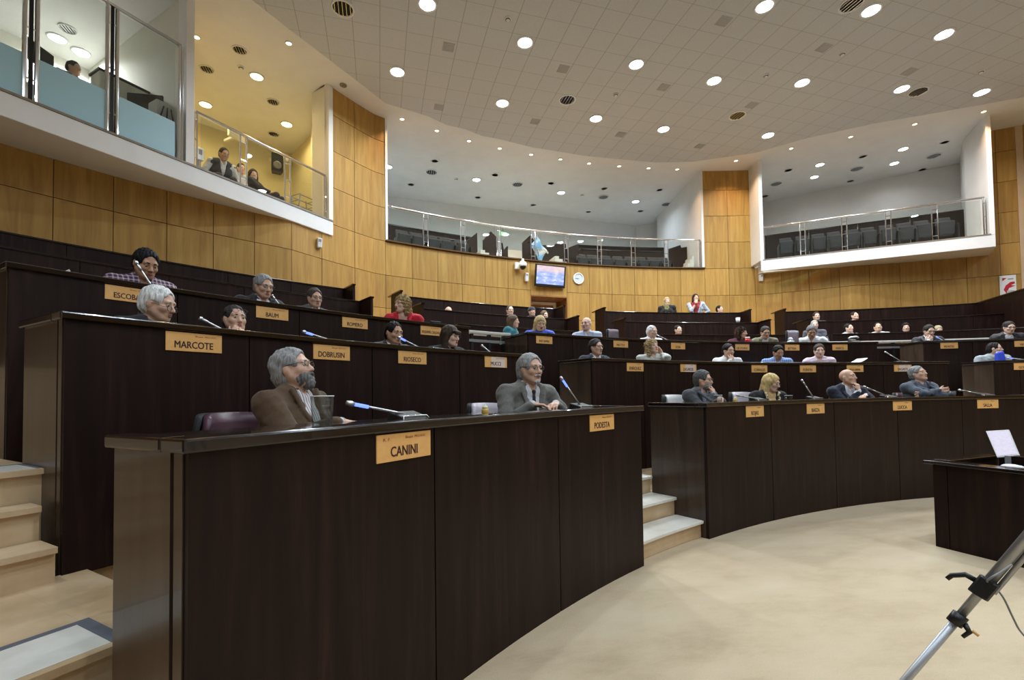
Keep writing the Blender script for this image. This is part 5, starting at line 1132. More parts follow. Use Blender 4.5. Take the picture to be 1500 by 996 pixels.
person(1361, 485, R+.80, W, 'dark-suited person with glasses and a hand at the mouth in the right third row', baz=15, haz=30, pitch=-16, lean=16, s=1.044, tone='fair', top='suit', col=BK, hair='full', hcol=(.03, .025, .022), specs=1, arms=('lap', 'mouth'), desk=dz, group=G3, seed=29)
person(1478, 480, R+.80, W, 'dark-suited person with glasses near the right edge of the photo', baz=15, haz=30, pitch=-10, lean=14, s=1.027, tone='fair', top='suit', col=BK, shirt=(.5, .5, .55), hair='full', hcol=(.03, .028, .026), specs=1, arms=('lap', 'lap'), desk=dz, group=G3, seed=30)
# ---- rear benches
R, H, W, dz = row(35)
z_ = ROWS[3][2]
lab = 'person in teal with brown hair, back turned, before the low partition'
person(752, 471, R-.75, z_, lab, baz=70, haz=70, pitch=0, lean=14, s=1.023, top='sweater', col=(.02, .16, .19), hair='long', hcol=(.13, .085, .055), arms=('lap', 'lap'), near=0, group=G4, seed=31)
person(993, 483.5, R+.74, W, 'dark-haired person looking over the low partition in the middle', baz=10, haz=40, pitch=4, lean=4, s=1.042, tone='fair', top='shirt', col=(.05, .05, .06), hair='short', hcol=(.015, .012, .01), arms=('lap', 'lap'), near=0, group=G4, seed=32)
person(1243, 481, R+.74, W, 'dark-haired person in a white shirt, left one behind the low right partition', baz=20, haz=55, pitch=8, lean=4, s=1.042, tone='fair', top='shirt', col=W_, hair='short', hcol=(.015, .012, .01), arms=('lap', 'lap'), near=0, group=G4, seed=33)
person(1286, 479.5, R+.74, W, 'person in a white shirt looking up, right one behind the low right partition', baz=0, haz=10, pitch=12, lean=0, s=1.042, tone='mid', top='shirt', col=(.62, .64, .68), hair='short', hcol=(.015, .012, .01), arms=('lap', 'lap'), near=0, group=G4, seed=34)
person(1327, 480, R+.74, W, 'pale-faced person with long black hair behind the low right partition', baz=0, haz=5, pitch=2, lean=2, s=1.023, tone='fair', top='sweater', col=BK, hair='long', hcol=(.008, .008, .009), arms=('lap', 'lap'), near=0, group=G4, lips=1, seed=35)
person(1374, 484, R+.74, W, 'person with fair hair hidden behind the dark-suited man', baz=0, haz=30, pitch=-20, lean=10, s=1.023, tone='fair', top='sweater', col=(.2, .18, .14), hair='short', hcol=(.42, .36, .24), arms=('lap', 'lap'), near=0, group=G4, seed=36)
person(1193, 476, R+.72, W, 'grey-haired person hidden behind the white-shirted man', baz=0, haz=10, pitch=0, lean=4, s=1.023, tone='fair', top='shirt', col=(.08, .08, .1), hair='short', hcol=(.35, .35, .34), arms=('lap', 'lap'), near=0, group=G4, seed=37)
R, H, W, dz = row(4)
person(657, 457, R+.74, W, 'pale bald head peeping over the bench partition on the left', baz=0, haz=20, pitch=-20, lean=8, s=1.042, tone='fair', top='shirt', col=(.5, .5, .5), hair='fringe', hcol=(.5, .5, .48), arms=('lap', 'lap'), near=0, group=G4, seed=38)
person(747, 455, R+.74, W, 'balding person with glasses behind the bench partition left of the door', baz=10, haz=25, pitch=2, lean=0, s=1.116, tone='fair', top='shirt', col=(.4, .4, .4), hair='recede', hcol=(.08, .06, .05), specs=1, arms=('lap', 'lap'), near=0, group=G4, seed=39)
person(779, 457, R+.74, W, 'person in a dark knit cap behind the bench partition left of the door', baz=10, haz=30, pitch=4, lean=0, s=1.079, tone='mid', top='sweater', col=(.03, .03, .04), hair='cap', hcol=(.02, .02, .025), arms=('lap', 'lap'), near=0, group=G4, seed=40)
person(797.5, 462, R+.72, W, 'short-haired person just left of the door frame, behind the partition', baz=20, haz=40, pitch=-4, lean=6, s=1.042, tone='fair', top='shirt', col=(.3, .3, .3), hair='full', hcol=(.16, .11, .07), arms=('lap', 'lap'), near=0, group=G4, seed=41)
person(1196, 463.5, R+.74, W, 'dark-haired person behind the upper right partition, left one of two', baz=0, haz=15, pitch=0, lean=2, s=1.069, tone='fair', top='shirt', col=BK, hair='full', hcol=(.05, .03, .02), arms=('lap', 'lap'), near=0, group=G4, seed=42)
person(1251.5, 463, R+.74, W, 'person looking up behind the upper right partition, right one of two', baz=20, haz=45, pitch=14, lean=-2, s=1.069, tone='fair', top='shirt', col=(.2, .2, .2), hair='short', hcol=(.03, .02, .016), arms=('lap', 'lap'), near=0, group=G4, seed=43)
R, H, W, dz = row(5)
person(977, 441.5, R+.72, W, 'standing person in black with fair hair and a yellow scarf', baz=0, haz=20, pitch=0, lean=2, s=1.051, tone='fair', top='sweater', col=(.010, .010, .012), hair='long', hcol=(.42, .34, .18), arms=('side', 'side'), near=0, stand=1, extra='scarf', group=G4, lips=1, seed=44)
person(1019, 436.5, R+.72, W, 'standing person in a red top and a light cardigan, hand at chin', baz=0, haz=20, pitch=8, lean=0, s=1.06, tone='mid', top='cardigan', col=(.40, .44, .50), shirt=(.30, .03, .035), hair='bob', hcol=(.03, .018, .015), arms=('hip', 'chin'), near=0, stand=1, group=G4, lips=1, seed=45)
person(1054, 453, R+.72, W, 'dark-haired head behind the topmost partition, right of the standing women', baz=30, haz=60, pitch=4, lean=4, s=1.023, tone='fair', top='shirt', col=(.1, .1, .1), hair='short', hcol=(.02, .015, .012), arms=('lap', 'lap'), near=0, group=G4, seed=46)
# ================================================================== GLASS BALUSTRADES
def upright(m, p, d, z0, z1, w=.05, gap=.10):   # a pair of flat bars with small bolts between
    for s in (-1, 1):
        c = np.array(p[:2])+d*s*gap/2; m.box((c[0], c[1], (z0+z1)/2), (.028, .05, z1-z0), math.atan2(d[1], d[0]))
def balustrade(label, pts, posts, z0, ztop, hz=None, name='glass_balustrade', group='glass balustrades of the galleries', frost=None, pairs=True):
    """pts: polyline (xy) along the front; posts: xy positions"""
    root = empty(name, (*np.mean([p[:2] for p in pts], 0), z0), label, 'balustrade', group)
    m = MB(); m.tube([(p[0], p[1], ztop) for p in pts], .028, 10); under(m.build('handrail', M['steel'], smooth=True), root)
    for i, p in enumerate(posts):
        q = posts[min(i+1, len(posts)-1)]; o = posts[max(i-1, 0)]; d = np.array(q[:2])-np.array(o[:2]); d /= np.linalg.norm(d)
        m = MB(); gap = .13 if 0 < i < len(posts)-1 else .05
        for s in (-1, 1):
            c = np.array(p[:2])+d*s*gap/2; m.tube([(c[0], c[1], z0), (c[0], c[1], ztop-.02)], .016 if not frost else .028, 8)
        if frost: m.box((p[0], p[1], (z0+ztop)/2-.01), (gap*.34, .02, ztop-z0-.03), math.atan2(d[1], d[0]), 1)
        for k in (.15, .5, .85): m.box((p[0], p[1], z0+(ztop-z0)*k), (gap, .018, .02), math.atan2(d[1], d[0]))
        under(m.build('post', [M['chrome'], M['black']]), root)
    for a, b in zip(posts[:-1], posts[1:]):
        a = np.array(a[:2]); b = np.array(b[:2]); d = (b-a)/np.linalg.norm(b-a); n = np.array([-d[1], d[0]])*.005; a = a+d*.09; b = b-d*.09
        m = MB(); m.hexa([(*(a-n), z0+.02), (*(b-n), z0+.02), (*(b+n), z0+.02), (*(a+n), z0+.02), (*(a-n), ztop-.06), (*(b-n), ztop-.06), (*(b+n), ztop-.06), (*(a+n), ztop-.06)])
        g = under(m.build('glass_panel', M['pane']), root)
        if frost:
            n2 = n*1.6; m = MB(); m.hexa([(*(a-n2), z0+.02), (*(b-n2), z0+.02), (*(b+n2), z0+.02), (*(a+n2), z0+.02), (*(a-n2), frost), (*(b-n2), frost), (*(b+n2), frost), (*(a+n2), frost)])
            under(m.build('frosted_film', M['frost']), root)
    return root
onL = lambda x: at_pl(x, 238 if x > 290 else 190, LP, LQ)[:2]-ln*.04
onR = lambda x: at_pl(x, 370, RP, RQ)[:2]-rn*.04
lo_p = [onL(x) for x in (288, 358.5, 423, 478)]
balustrade('low glass balustrade of the yellow balcony', [lo_p[0], lo_p[-1]], lo_p, ZF+.035, 6.66)
bo_p = [LS+ld*1.2-ln*.04, LS+ld*2.9-ln*.04]+[onL(x) for x in (45, 165, 266)]
balustrade('tall glass screen of the booth with pale blue frosted lower half', [bo_p[0], bo_p[-1]], bo_p, ZF+.035, 7.72, name='glass_screen', frost=6.28)
r_p = [onR(x) for x in (1119, 1177, 1238.5, 1303.5, 1372, 1446)]
balustrade('straight glass balustrade of the right balcony', [r_p[0], r_p[-1]], r_p, ZF+.0, 6.67)
m = MB(); m.prism([tuple(RP+rn*.01), tuple(RQ+rn*.01), tuple(RQ-rn*.10), tuple(RP-rn*.10)], ZF, ZF+.03); struct(m.build('trim_5', noisy('stone_sill2', (.20, .17, .13), (.27, .23, .18), 8., .4)))
c_t = [th(at_r(x, 360, 18.72)) for x in (568.5, 626, 680.5, 733, 783, 831.5, 880, 929.5, 978, 1028)]
balustrade('curved glass balustrade of the centre gallery', [P(18.84, t) for t in np.linspace(c_t[0], c_t[-1], 40)], [P(18.84, t) for t in c_t], ZG+.015, 6.55)
# ================================================================== CENTRE GALLERY FURNITURE
def pt(x, y, r): return at_r(x, y, r)
def dark_wall(label, r, x0, x1, y0, y1, group='dark bench backs in the galleries', name='bench_partition', n=3):
    a, b = pt(x0, y0, r), pt(x1, y1, r); ta, tb = th(a), th(b); z = (a[2]+b[2])/2
    root = empty(name, P(r, (ta+tb)/2, ZG-.03), label, 'partition', group)
    for k in range(n):
        u, v = ta+(tb-ta)*k/n, ta+(tb-ta)*(k+1)/n
        m = MB(); m.arc(r, r+.05, u+.02, v-.02, ZG-.03, z-.04); under(m.build('panel', M['dark']), root)
    m = MB(); m.arc(r-.02, r+.22, ta, tb, z-.04, z); under(m.build('ledge', M['darktop']), root)
    return root
dark_wall('dark bench back in the left of the centre gallery', 20.9, 567, 690, 325, 349)
dark_wall('lower dark bench in the left of the centre gallery', 20.2, 630, 690, 346, 353, n=2)
dark_wall('dark bench back in the right of the centre gallery', 20.9, 846, 973, 360, 361)
dark_wall('lower dark bench in the right of the centre gallery', 20.2, 850, 972, 366, 365.5)
def side_panel(label, px, pts_y, r0, group='dark stair side panels in the centre gallery', peak=None, w=.06, x1=None):
    """gable shaped panel standing along the radius between r0 and r1; pts: (px,py) outline points on the plane at radius r0"""
    root = None
    pl = [pt(x, y, r0) for x, y in pts_y]
    a, b = pl[0], pl[-1]
    root = empty('stair_side_panel', (a[0], a[1], ZG-.03), label, 'panel', group)
    n = unit(np.array([a[0], a[1]]))*w
    vs = [tuple(p) for p in pl]+[(b[0], b[1], ZG-.03), (a[0], a[1], ZG-.03)]
    vs2 = [(v[0]+n[0], v[1]+n[1], v[2]) for v in vs]; k = len(vs)
    m = MB(); m.add(vs+vs2, [tuple(range(k)), tuple(range(2*k-1, k-1, -1))]+[(i, i+k, (i+1) % k+k, (i+1) % k) for i in range(k)]); under(m.build('board', M['dark']), root)
    m = MB(); m.tube([tuple(p+np.array([n[0]/2, n[1]/2, .01])) for p in pl], .03, 6); under(m.build('cap', M['darktop']), root)
side_panel('sloping dark side panel left of the gallery stairs', 0, [(683, 371), (684, 354), (698.5, 341.5), (699, 372)], 19.7)
side_panel('tall gabled dark panel left of the green exit sign', 0, [(708, 353), (719.5, 340), (729, 350)], 19.8)
side_panel('small dark panel right of the green exit sign', 0, [(735.5, 356), (738, 367), (744, 361.5)], 19.6)
side_panel('tall gabled dark panel right of the exit doorway', 0, [(765.5, 357), (777, 346), (785, 356)], 19.8)
side_panel('stepped dark panel in the middle of the centre gallery', 0, [(784, 361), (800, 360), (801, 361.5), (813, 361.5), (813.5, 358), (829, 358.5)], 20.3)
side_panel('dark wing panel at the left end of the right bench', 0, [(829.5, 366), (836, 363), (847, 358), (847.5, 374)], 19.5)
side_panel('stepped dark panel at the right end of the centre gallery', 0, [(980, 366), (997, 360), (998, 364), (1013, 361.5), (1013.5, 357), (1023, 357)], 20.0)
def gal_steps(label, x0, x1, y0, r, n=4, flip=1):
    q0, q1 = pt(x0, y0, r), pt(x1, y0, r); t0, t1 = th(q0), th(q1); m = MB()
    root = empty('gallery_steps', P(r, (t0+t1)/2, ZG-.03), label, 'steps', 'pale steps in the centre gallery')
    hgt = q0[2]-(ZG-.03); dt = (t1-t0)/n
    for k in range(n):
        z = ZG-.03+hgt*(n-k)/n; a, b = t0+dt*k, t0+dt*(k+1)
        m = MB(); m.arc(r-.25, r+.3, min(a, b), max(a, b), ZG-.03, z, 1); under(m.build('step', M['tread']), root)
gal_steps('pale steps beside the gabled panel on the left', 700, 724, 369, 19.35); gal_steps('pale steps above the television', 809, 831, 378, 19.35); gal_steps('pale steps at the right end of the centre gallery', 1012, 1000, 378, 19.3)
# exit doorway wall piece, sign and the blue flag
m = MB(); a, b = pt(742, 365, 20.6), pt(766, 364, 20.6); m.arc(20.6, 20.7, th(a), th(b), ZG-.03, a[2], 2); struct(m.build('wall_back', M['cream']))
q = pt(737, 342.5, 20.6); root = empty('exit_sign', tuple(q), 'green exit sign on the gallery wall', 'sign', None, -math.atan2(q[0], q[1]))
m = MB(); m.box((0, 0, 0), (.26, .04, .13)); m.build('panel', emis('exit_green', (.05, .8, .25), .9), root, bevel=.006); m = MB(); m.box((0, .01, .075), (.30, .05, .02)); m.build('hood', M['grey'], root)
m = MB(); m.tube([(0, .02, .08), (0, .02, .2)], .01, 6); m.build('bracket', M['grey'], root)
q = pt(790, 380, 19.3); root = empty('flag', (q[0], q[1], ZG-.03), 'pale blue and white flag leaning on a pole in the centre gallery', 'flag')
top = pt(786, 345, 19.3); tip = pt(802, 370, 19.3)
m = MB(); m.tube([(q[0], q[1], ZG-.03), tuple(top)], .014, 8); under(m.build('pole', M['steel'], smooth=True), root)
m = MB(); n_ = 10; g = []
for i in range(n_+1):
    for j in range(5):
        p = np.array(top)+(np.array(tip)-np.array(top))*(i/n_)*.9+np.array([-.05*j+.03*math.sin(i*.9+j), .03*math.sin(i*1.1+j*.8), -.085*j-.1*(i/n_)*j*.3]); g.append(tuple(p))
m.add(g, [(i*5+j, (i+1)*5+j, (i+1)*5+j+1, i*5+j+1) for i in range(n_) for j in range(4)])
fm = mat('flag_cloth', (.25, .5, .75), .8); tc = N(fm, 'ShaderNodeTexCoord'); sp = N(fm, 'ShaderNodeSeparateXYZ'); L(fm, tc.outputs['Generated'], sp.inputs[0]); L(fm, ramp(fm, sp.outputs[2], [(.3, (.22, .45, .72)), (.45, (.75, .78, .8)), (.6, (.22, .45, .72))]), bsdf(fm).inputs['Base Color'])
o = under(m.build('cloth', fm, smooth=True), root); sd = o.modifiers.new('s', 'SOLIDIFY'); sd.thickness = .006
m = MB(); m.tube([tuple(pt(796, 364, 19.2)), tuple(pt(803, 371, 19.2))], .03, 8); under(m.build('sleeve', M['cream'], smooth=True), root)
# ---- folding seats
M['seat'] = noisy('blue_grey_cloth', (.020, .024, .029), (.032, .038, .044), 40., .8); M['seat2'] = mat('grey_shell', (.07, .08, .09), .35)
def fold_seat(loc, rz, label, group, s=.86):
    root = empty('folding_seat', loc, label, 'seat', group, rz)
    m = MB(); m.hexa([(-.23*s, -.05, .42), (.23*s, -.05, .42), (.23*s, .01, .42), (-.23*s, .01, .42), (-.21*s, .06, .92), (.21*s, .06, .92), (.20*s, .11, .92), (-.20*s, .11, .92)]); m.build('backrest', M['seat'], root, bevel=.03)
    m = MB(); m.hexa([(-.2*s, .10, .72), (.2*s, .10, .72), (.2*s, .12, .72), (-.2*s, .12, .72), (-.2*s, .12, .94), (.2*s, .12, .94), (.2*s, .14, .93), (-.2*s, .14, .93)]); m.build('back_shell', M['seat2'], root, bevel=.015)
    m = MB(); m.hexa([(-.22*s, -.18, .34), (.22*s, -.18, .34), (.22*s, -.05, .34), (-.22*s, -.05, .34), (-.22*s, -.22, .74), (.22*s, -.22, .74), (.22*s, -.12, .76), (-.22*s, -.12, .76)]); m.build('seat', M['seat'], root, bevel=.03)
    for k in (-1, 1):
        m = MB(); m.hexa([(k*.27*s-.02, -.28, 0), (k*.27*s+.02, -.28, 0), (k*.27*s+.02, .04, 0), (k*.27*s-.02, .04, 0), (k*.27*s-.02, -.30, .62), (k*.27*s+.02, -.30, .62), (k*.27*s+.02, .04, .64), (k*.27*s-.02, .04, .64)]); m.build('armrest', M['black'], root, bevel=.01)
    return root
fs0 = None
def seat_at(p, rz, label, group):
    global fs0
    if fs0 is None: fs0 = fold_seat(tuple(p), rz, label, group); return fs0
    c = copy_tree(fs0); c.location = p; c.rotation_euler = (0, 0, rz); c['label'] = label; c['group'] = group; return c
# right balcony: a row of seats facing the hall, dark bench behind
wordsL = ['first folding seat from the left in the right balcony']+['%s folding seat from the left in the right balcony' % w_ for w_ in ('second', 'third', 'fourth', 'fifth', 'sixth', 'seventh', 'eighth', 'ninth', 'tenth')]
rang = math.atan2(rdv[1], rdv[0])
for k, (x, ytop) in enumerate([(1150, 362), (1174, 358), (1198, 354), (1222, 351), (1247, 347), (1272, 343), (1298, 339), (1325, 335), (1353, 331), (1381, 326), (1408, 322)][:10]):
    xx = [1151, 1175, 1199, 1222, 1249, 1272, 1300, 1326, 1352, 1384, 1412][k]
    p = at_pl(xx, 360, RP-rn*.95, RQ-rn*.95); seat_at((p[0], p[1], ZF+.0), rang, wordsL[k], 'folding seats in the right balcony')
root = empty('bench_partition', (*((RP+RQ)/2-rn*2.4), ZF), 'dark bench back behind the seats of the right balcony', 'partition', 'dark bench backs in the galleries')
A_, B_ = RP-rn*2.2, RQ-rn*2.2; za, zb = at_pl(1118, 349, A_, B_), at_pl(1416, 305, A_, B_)
for k in range(4):
    a = za[:2]+(zb-za)[:2]*(k+.01)/4; b = za[:2]+(zb-za)[:2]*(k+.99)/4
    z = (za[2]+zb[2])/2
    m = MB(); m.hexa([(*a, ZF), (*b, ZF), (*(b-rn*.05), ZF), (*(a-rn*.05), ZF), (*a, z), (*b, z), (*(b-rn*.05), z), (*(a-rn*.05), z)]); under(m.build('panel', M['dark']), root)
a, b = za[:2], zb[:2]; m = MB(); m.hexa([(*(a+rn*.02), z), (*(b+rn*.02), z), (*(b-rn*.3), z), (*(a-rn*.3), z), (*(a+rn*.02), z+.03), (*(b+rn*.02), z+.03), (*(b-rn*.3), z+.03), (*(a-rn*.3), z+.03)]); under(m.build('ledge', M['darktop']), root)
nums = ['first', 'second', 'third', 'fourth', 'fifth', 'sixth', 'seventh', 'eighth', 'ninth', 'tenth', 'eleventh']
for k, x in enumerate((590, 611, 633, 653, 675)):
    t = th(pt(x, 365, 19.45)); seat_at(P(19.45, t, ZG-.30), -rad(t), '%s folding seat from the left in the left half of the centre gallery' % nums[k], 'folding seats in the centre gallery')
for k, x in enumerate((852, 869, 888, 906, 924, 940, 957, 972)):
    t = th(pt(x, 385, 19.45)); seat_at(P(19.45, t, ZG-.36), -rad(t), '%s folding seat right of the television in the centre gallery' % nums[k], 'folding seats in the centre gallery')
# ================================================================== LEFT GALLERY CONTENT
def onl(x, y, back): return at_pl(x, y, LP-ln*back, LQ-ln*back)
# dark benches the listeners sit on
def lbench(label, x0, x1, y, back, zt, d=.5):
    a, b = onl(x0, y, back)[:2], onl(x1, y, back)[:2]
    root = empty('bench', (*((a+b)/2), ZF), label, 'bench', 'dark benches in the yellow balcony')
    m = MB(); m.hexa([(*a, ZG), (*b, ZG), (*(b-ln*d), ZG), (*(a-ln*d), ZG), (*a, zt), (*b, zt), (*(b-ln*d), zt), (*(a-ln*d), zt)]); under(m.build('base', M['dark']), root)
    m = MB(); a2, b2 = a-ln*(d-.06), b-ln*(d-.06); m.hexa([(*a2, zt), (*b2, zt), (*(b2-ln*.06), zt), (*(a2-ln*.06), zt), (*(a2-ln*.06), zt+.3), (*(b2-ln*.06), zt+.3), (*(b2-ln*.1), zt+.3), (*(a2-ln*.1), zt+.3)]); under(m.build('backrest', M['dark']), root)
lbench('dark bench under the seated man in a vest', 290, 345, 250, .75, ZF+.30); lbench('dark bench at the feet of the reclining person', 398, 413, 285, 1.0, ZF+.12, .4)
for x, y, l_, n_ in [(346, 199, 'white wall lamp behind the upper pane of the yellow balcony', 1), (412, 228, 'white wall lamp beside the speaker in the yellow balcony', 2)]:
    q = onl(x, y, 3.2); root = empty('wall_lamp', tuple(q), l_, 'lamp', 'white box lamps in the yellow balcony', math.atan2(ld[1], ld[0]))
    m = MB(); m.box((0, 0, 0), (.42, .09, .17)); m.build('housing', M['whitep'], root, bevel=.01); m = MB(); m.box((0, -.048, -.03), (.36, .01, .06)); m.build('diffuser', M['paper'], root)
    m = MB(); m.box((0, .25, 0), (.06, .5, .06)); m.build('arm', M['whitep'], root)
q = onl(405.5, 240, 2.6); root = empty('loudspeaker', tuple(q), 'black loudspeaker on the yellow gallery wall', 'speaker', None, math.atan2(ld[1], ld[0])-.5)
m = MB(); m.hexa([(-.15, -.12, -.25), (.15, -.12, -.25), (.11, .12, -.25), (-.11, .12, -.25), (-.15, -.12, .25), (.15, -.12, .25), (.11, .12, .25), (-.11, .12, .25)]); m.build('cabinet', M['black'], root, bevel=.012)
m = MB(); m.lathe([(0, .0), (.05, .008), (.10, .02), (.105, 0)], 20, (0, -.125, -.08), 0, Matrix.Rotation(PI/2, 3, 'X')); m.build('woofer', M['grey'], root, True); m = MB(); m.tube([(0, .1, 0), (0, .6, 0)], .03, 8); m.build('bracket', M['black'], root, True)
q = onl(444, 304, .8); root = empty('wire_rack', (q[0], q[1], ZG), 'small wire rack in the right corner of the yellow balcony', 'rack', None, math.atan2(ld[1], ld[0]))
zt = onl(444, 289, .8)[2]-ZG
for a in (-.28, .28):
    for b in (-.15, .15):
        m = MB(); m.tube([(a, b, 0), (a*.7, b, zt)], .014, 6); m.build('leg', M['grey'], root)
for k in range(4):
    m = MB(); z = zt*(.35+.2*k); m.tube([(-.24, -.15, z), (.24, -.15, z), (.24, .15, z), (-.24, .15, z), (-.24, -.15, z)], .010, 6); m.build('wire', M['grey'], root)
q = onl(291.5, 235, .7); root = empty('wall_phone', (q[0], q[1], ZF+.62), 'small white box beside the fin in the yellow balcony', 'box', None, math.atan2(ld[1], ld[0]))
m = MB(); m.box((0, 0, 0), (.14, .1, .24)); m.build('housing', M['whitep'], root, bevel=.01); m = MB(); m.box((0, -.052, .03), (.06, .005, .1)); m.build('display', M['grey'], root); m = MB(); m.box((0, 0, -.37), (.05, .05, .5)); m.build('stand', M['grey'], root)
# booth: desk, monitors, cabinet, printer, mic
A0, B0 = onl(5, 110, .9)[:2], onl(225, 168, .9)[:2]; root = empty('booth_table', (*((A0+B0)/2), ZG), 'table behind the frosted glass of the booth', 'table', None)
zt = ZG+.74
m = MB(); m.hexa([(*A0, zt-.04), (*B0, zt-.04), (*(B0-ln*.6), zt-.04), (*(A0-ln*.6), zt-.04), (*A0, zt), (*B0, zt), (*(B0-ln*.6), zt), (*(A0-ln*.6), zt)]); under(m.build('table_top', M['cream']), root)
for k in (.05, .5, .95):
    p = A0+(B0-A0)*k-ln*.3; m = MB(); m.box((p[0], p[1], (ZG+zt)/2-.02), (.06, .5, zt-ZG-.04), math.atan2(ld[1], ld[0])); under(m.build('leg', M['grey']), root)
def monitor(x, y, back, rz, label, w=.46, h=.34):
    q = onl(x, y, back); root = empty('monitor', (q[0], q[1], zt), label, 'monitor', 'black monitors in the booth', math.atan2(ld[1], ld[0])+rz)
    zc = max(q[2]-zt, .25)
    m = MB(); m.box((0, 0, zc), (w, .04, h)); m.build('screen', M['black'], root, bevel=.01); m = MB(); m.tube([(0, .03, 0), (0, .03, zc)], .02, 8); m.build('stand', M['black'], root, True); m = MB(); m.box((0, .03, .008), (.2, .16, .016)); m.build('foot', M['black'], root, bevel=.004)
monitor(58, 83, 1.2, .5, 'black monitor behind the left posts of the booth', .45, .34); monitor(213, 152, 1.1, -.9, 'dark angled monitor near the right end of the booth', .6, .36)
q = onl(20, 75, 1.2); root = empty('booth_microphone', (q[0], q[1], zt), 'black microphone on an arm at the left edge of the booth', 'microphone', None, math.atan2(ld[1], ld[0])); zc = q[2]-zt
m = MB(); m.lathe([(0, 0), (.07, 0), (.06, .02), (0, .03)], 14); m.build('base', M['black'], root, True); m = MB(); m.tube([(0, 0, .02), (.12, 0, zc*.6), (.10, 0, zc+.04), (-.02, 0, zc)], .01, 8); m.build('arm', M['black'], root, True); m = MB(); m.tube([(0, 0, zc), (-.10, 0, zc-.05)], [.025, .02], 10); m.build('capsule', M['black'], root, True)
q = onl(184, 154, 1.78); root = empty('cupboard', (q[0], q[1], ZG), 'pale cupboard with a dark top edge in the booth', 'cupboard', None, math.atan2(ld[1], ld[0])); zc = onl(162, 118, 1.78)[2]-ZG
m = MB(); m.box((0, 0, zc/2), (.95, .36, zc)); m.build('body', M['cream'], root, bevel=.005); m = MB(); m.box((0, 0, zc+.02), (1.0, .40, .04)); m.build('top', M['black'], root)
for s_ in (-.31, .31):
    m = MB(); m.box((s_*.77, -.185, zc/2), (.46, .02, zc-.06)); d_ = m.build('door', M['cream'], root); m = MB(); m.box((s_*.2, -.20, zc*.6), (.015, .02, .12)); h_ = m.build('handle', M['steel'], d_)
q = onl(238, 162, .85); root = empty('printer', (q[0], q[1], zt), 'small pale device with cables beside the right booth post', 'device', None, math.atan2(ld[1], ld[0])); zc = max(.2, q[2]-zt+.1)
m = MB(); m.box((0, 0, zc/2), (.34, .3, zc)); m.build('body', M['whitep'], root, bevel=.02)
for k in range(3): m = MB(); m.tube([(-.1+.09*k, -.155, zc*.2), (-.12+.1*k, -.2, zc*.5), (-.05+.06*k, -.155, zc*.85)], .012, 6); m.build('cable', M['black'], root, True)
# people in the left gallery
G5 = 'people in the left gallery'
rl = lambda x, y, back: float(np.linalg.norm(onl(x, y, back)[:2]))
person(328, 226, rl(328, 226, 1.0), ZG, 'person in a dark vest and white sleeves sitting behind the low glass', baz=20, haz=25, pitch=-18, lean=26, s=1.08, tone='tan', top='shirt', col=(.6, .6, .58), hair='short', hcol=(.02, .015, .012), arms=('lap', 'lap'), near=0, group=G5, extra='vest', seed=50)
person(353, 247, rl(353, 247, 1.7), ZG, 'person in a pale shirt hidden behind the double post of the low glass', baz=20, haz=30, pitch=-10, lean=20, s=1.0, tone='fair', top='shirt', col=(.66, .66, .62), hair='short', hcol=(.03, .02, .016), arms=('lap', 'lap'), near=0, group=G5, seed=51)
person(371, 256, rl(371, 256, 1.2), ZG, 'reclining person in black with an orange collar behind the low glass', baz=62, haz=20, pitch=-4, lean=-24, s=1.0, tone='fair', top='suit', col=(.015, .015, .018), shirt=(.7, .16, .06), hair='bob', hcol=(.03, .02, .016), arms=('lap', 'lap'), near=0, group=G5, seed=52)
person(108, 100, rl(108, 100, 2.5), ZG, 'dark-haired person whose head shows above the frosted glass of the booth', baz=30, haz=50, pitch=-4, lean=4, s=1.1, tone='tan', top='shirt', col=(.1, .12, .14), hair='short', hcol=(.02, .015, .012), arms=('lap', 'lap'), near=0, group=G5, seed=53)
# ================================================================== ON THE WOOD WALL
q = at_w(806, 404.5, .16); root = empty('television', tuple(q), 'flat television above the door, tilted forward', 'television', None, -math.atan2(q[0], q[1])+.06)
Rt = Matrix.Rotation(.16, 3, 'X')
def tb(c, d, mt_, nm, bev=0, par=None): m = MB(); m.box(tuple(Rt@Vector(c)), d, 0, 0, Rt); return m.build(nm, mt_, par or root, bevel=bev)
tb((0, .0, 0), (1.06, .07, .68), M['black'], 'bezel', .012)
tv = emis('tv_picture', (.5, .6, 1.), .95); bsdf(tv).inputs['Base Color'].default_value = (.01, .01, .01, 1); tc = N(tv, 'ShaderNodeTexCoord'); n1 = N(tv, 'ShaderNodeTexNoise', i_Scale=5., i_Detail=4.); L(tv, tc.outputs['Generated'], n1.inputs['Vector']); sp = N(tv, 'ShaderNodeSeparateXYZ'); L(tv, tc.outputs['Generated'], sp.inputs[0])
lowc = ramp(tv, n1.outputs['Fac'], [(.35, (.28, .38, .85)), (.55, (.45, .58, .98)), (.72, (.95, .97, 1.))]); top_ = ramp(tv, n1.outputs['Fac'], [(.35, (.75, .62, .80)), (.6, (1., .72, .62)), (.8, (1, .95, .95))])
mr = N(tv, 'ShaderNodeMapRange'); L(tv, sp.outputs[2], mr.inputs[0]); mr.inputs[1].default_value = .55; mr.inputs[2].default_value = .85; mx = N(tv, 'ShaderNodeMixRGB'); L(tv, mr.outputs[0], mx.inputs[0]); L(tv, lowc, mx.inputs[1]); L(tv, top_, mx.inputs[2]); L(tv, mx.outputs[0], bsdf(tv).inputs['Emission Color'])
tb((-.01, -.036, .02), (.96, .004, .56), tv, 'screen')
m = MB(); m.box((0, .085, 0), (.2, .11, .2)); m.build('bracket', M['black'], root)
q = at_w(847.5, 408, .03); root = empty('wall_clock', tuple(q), 'round white wall clock right of the television', 'clock', None, -math.atan2(q[0], q[1]))
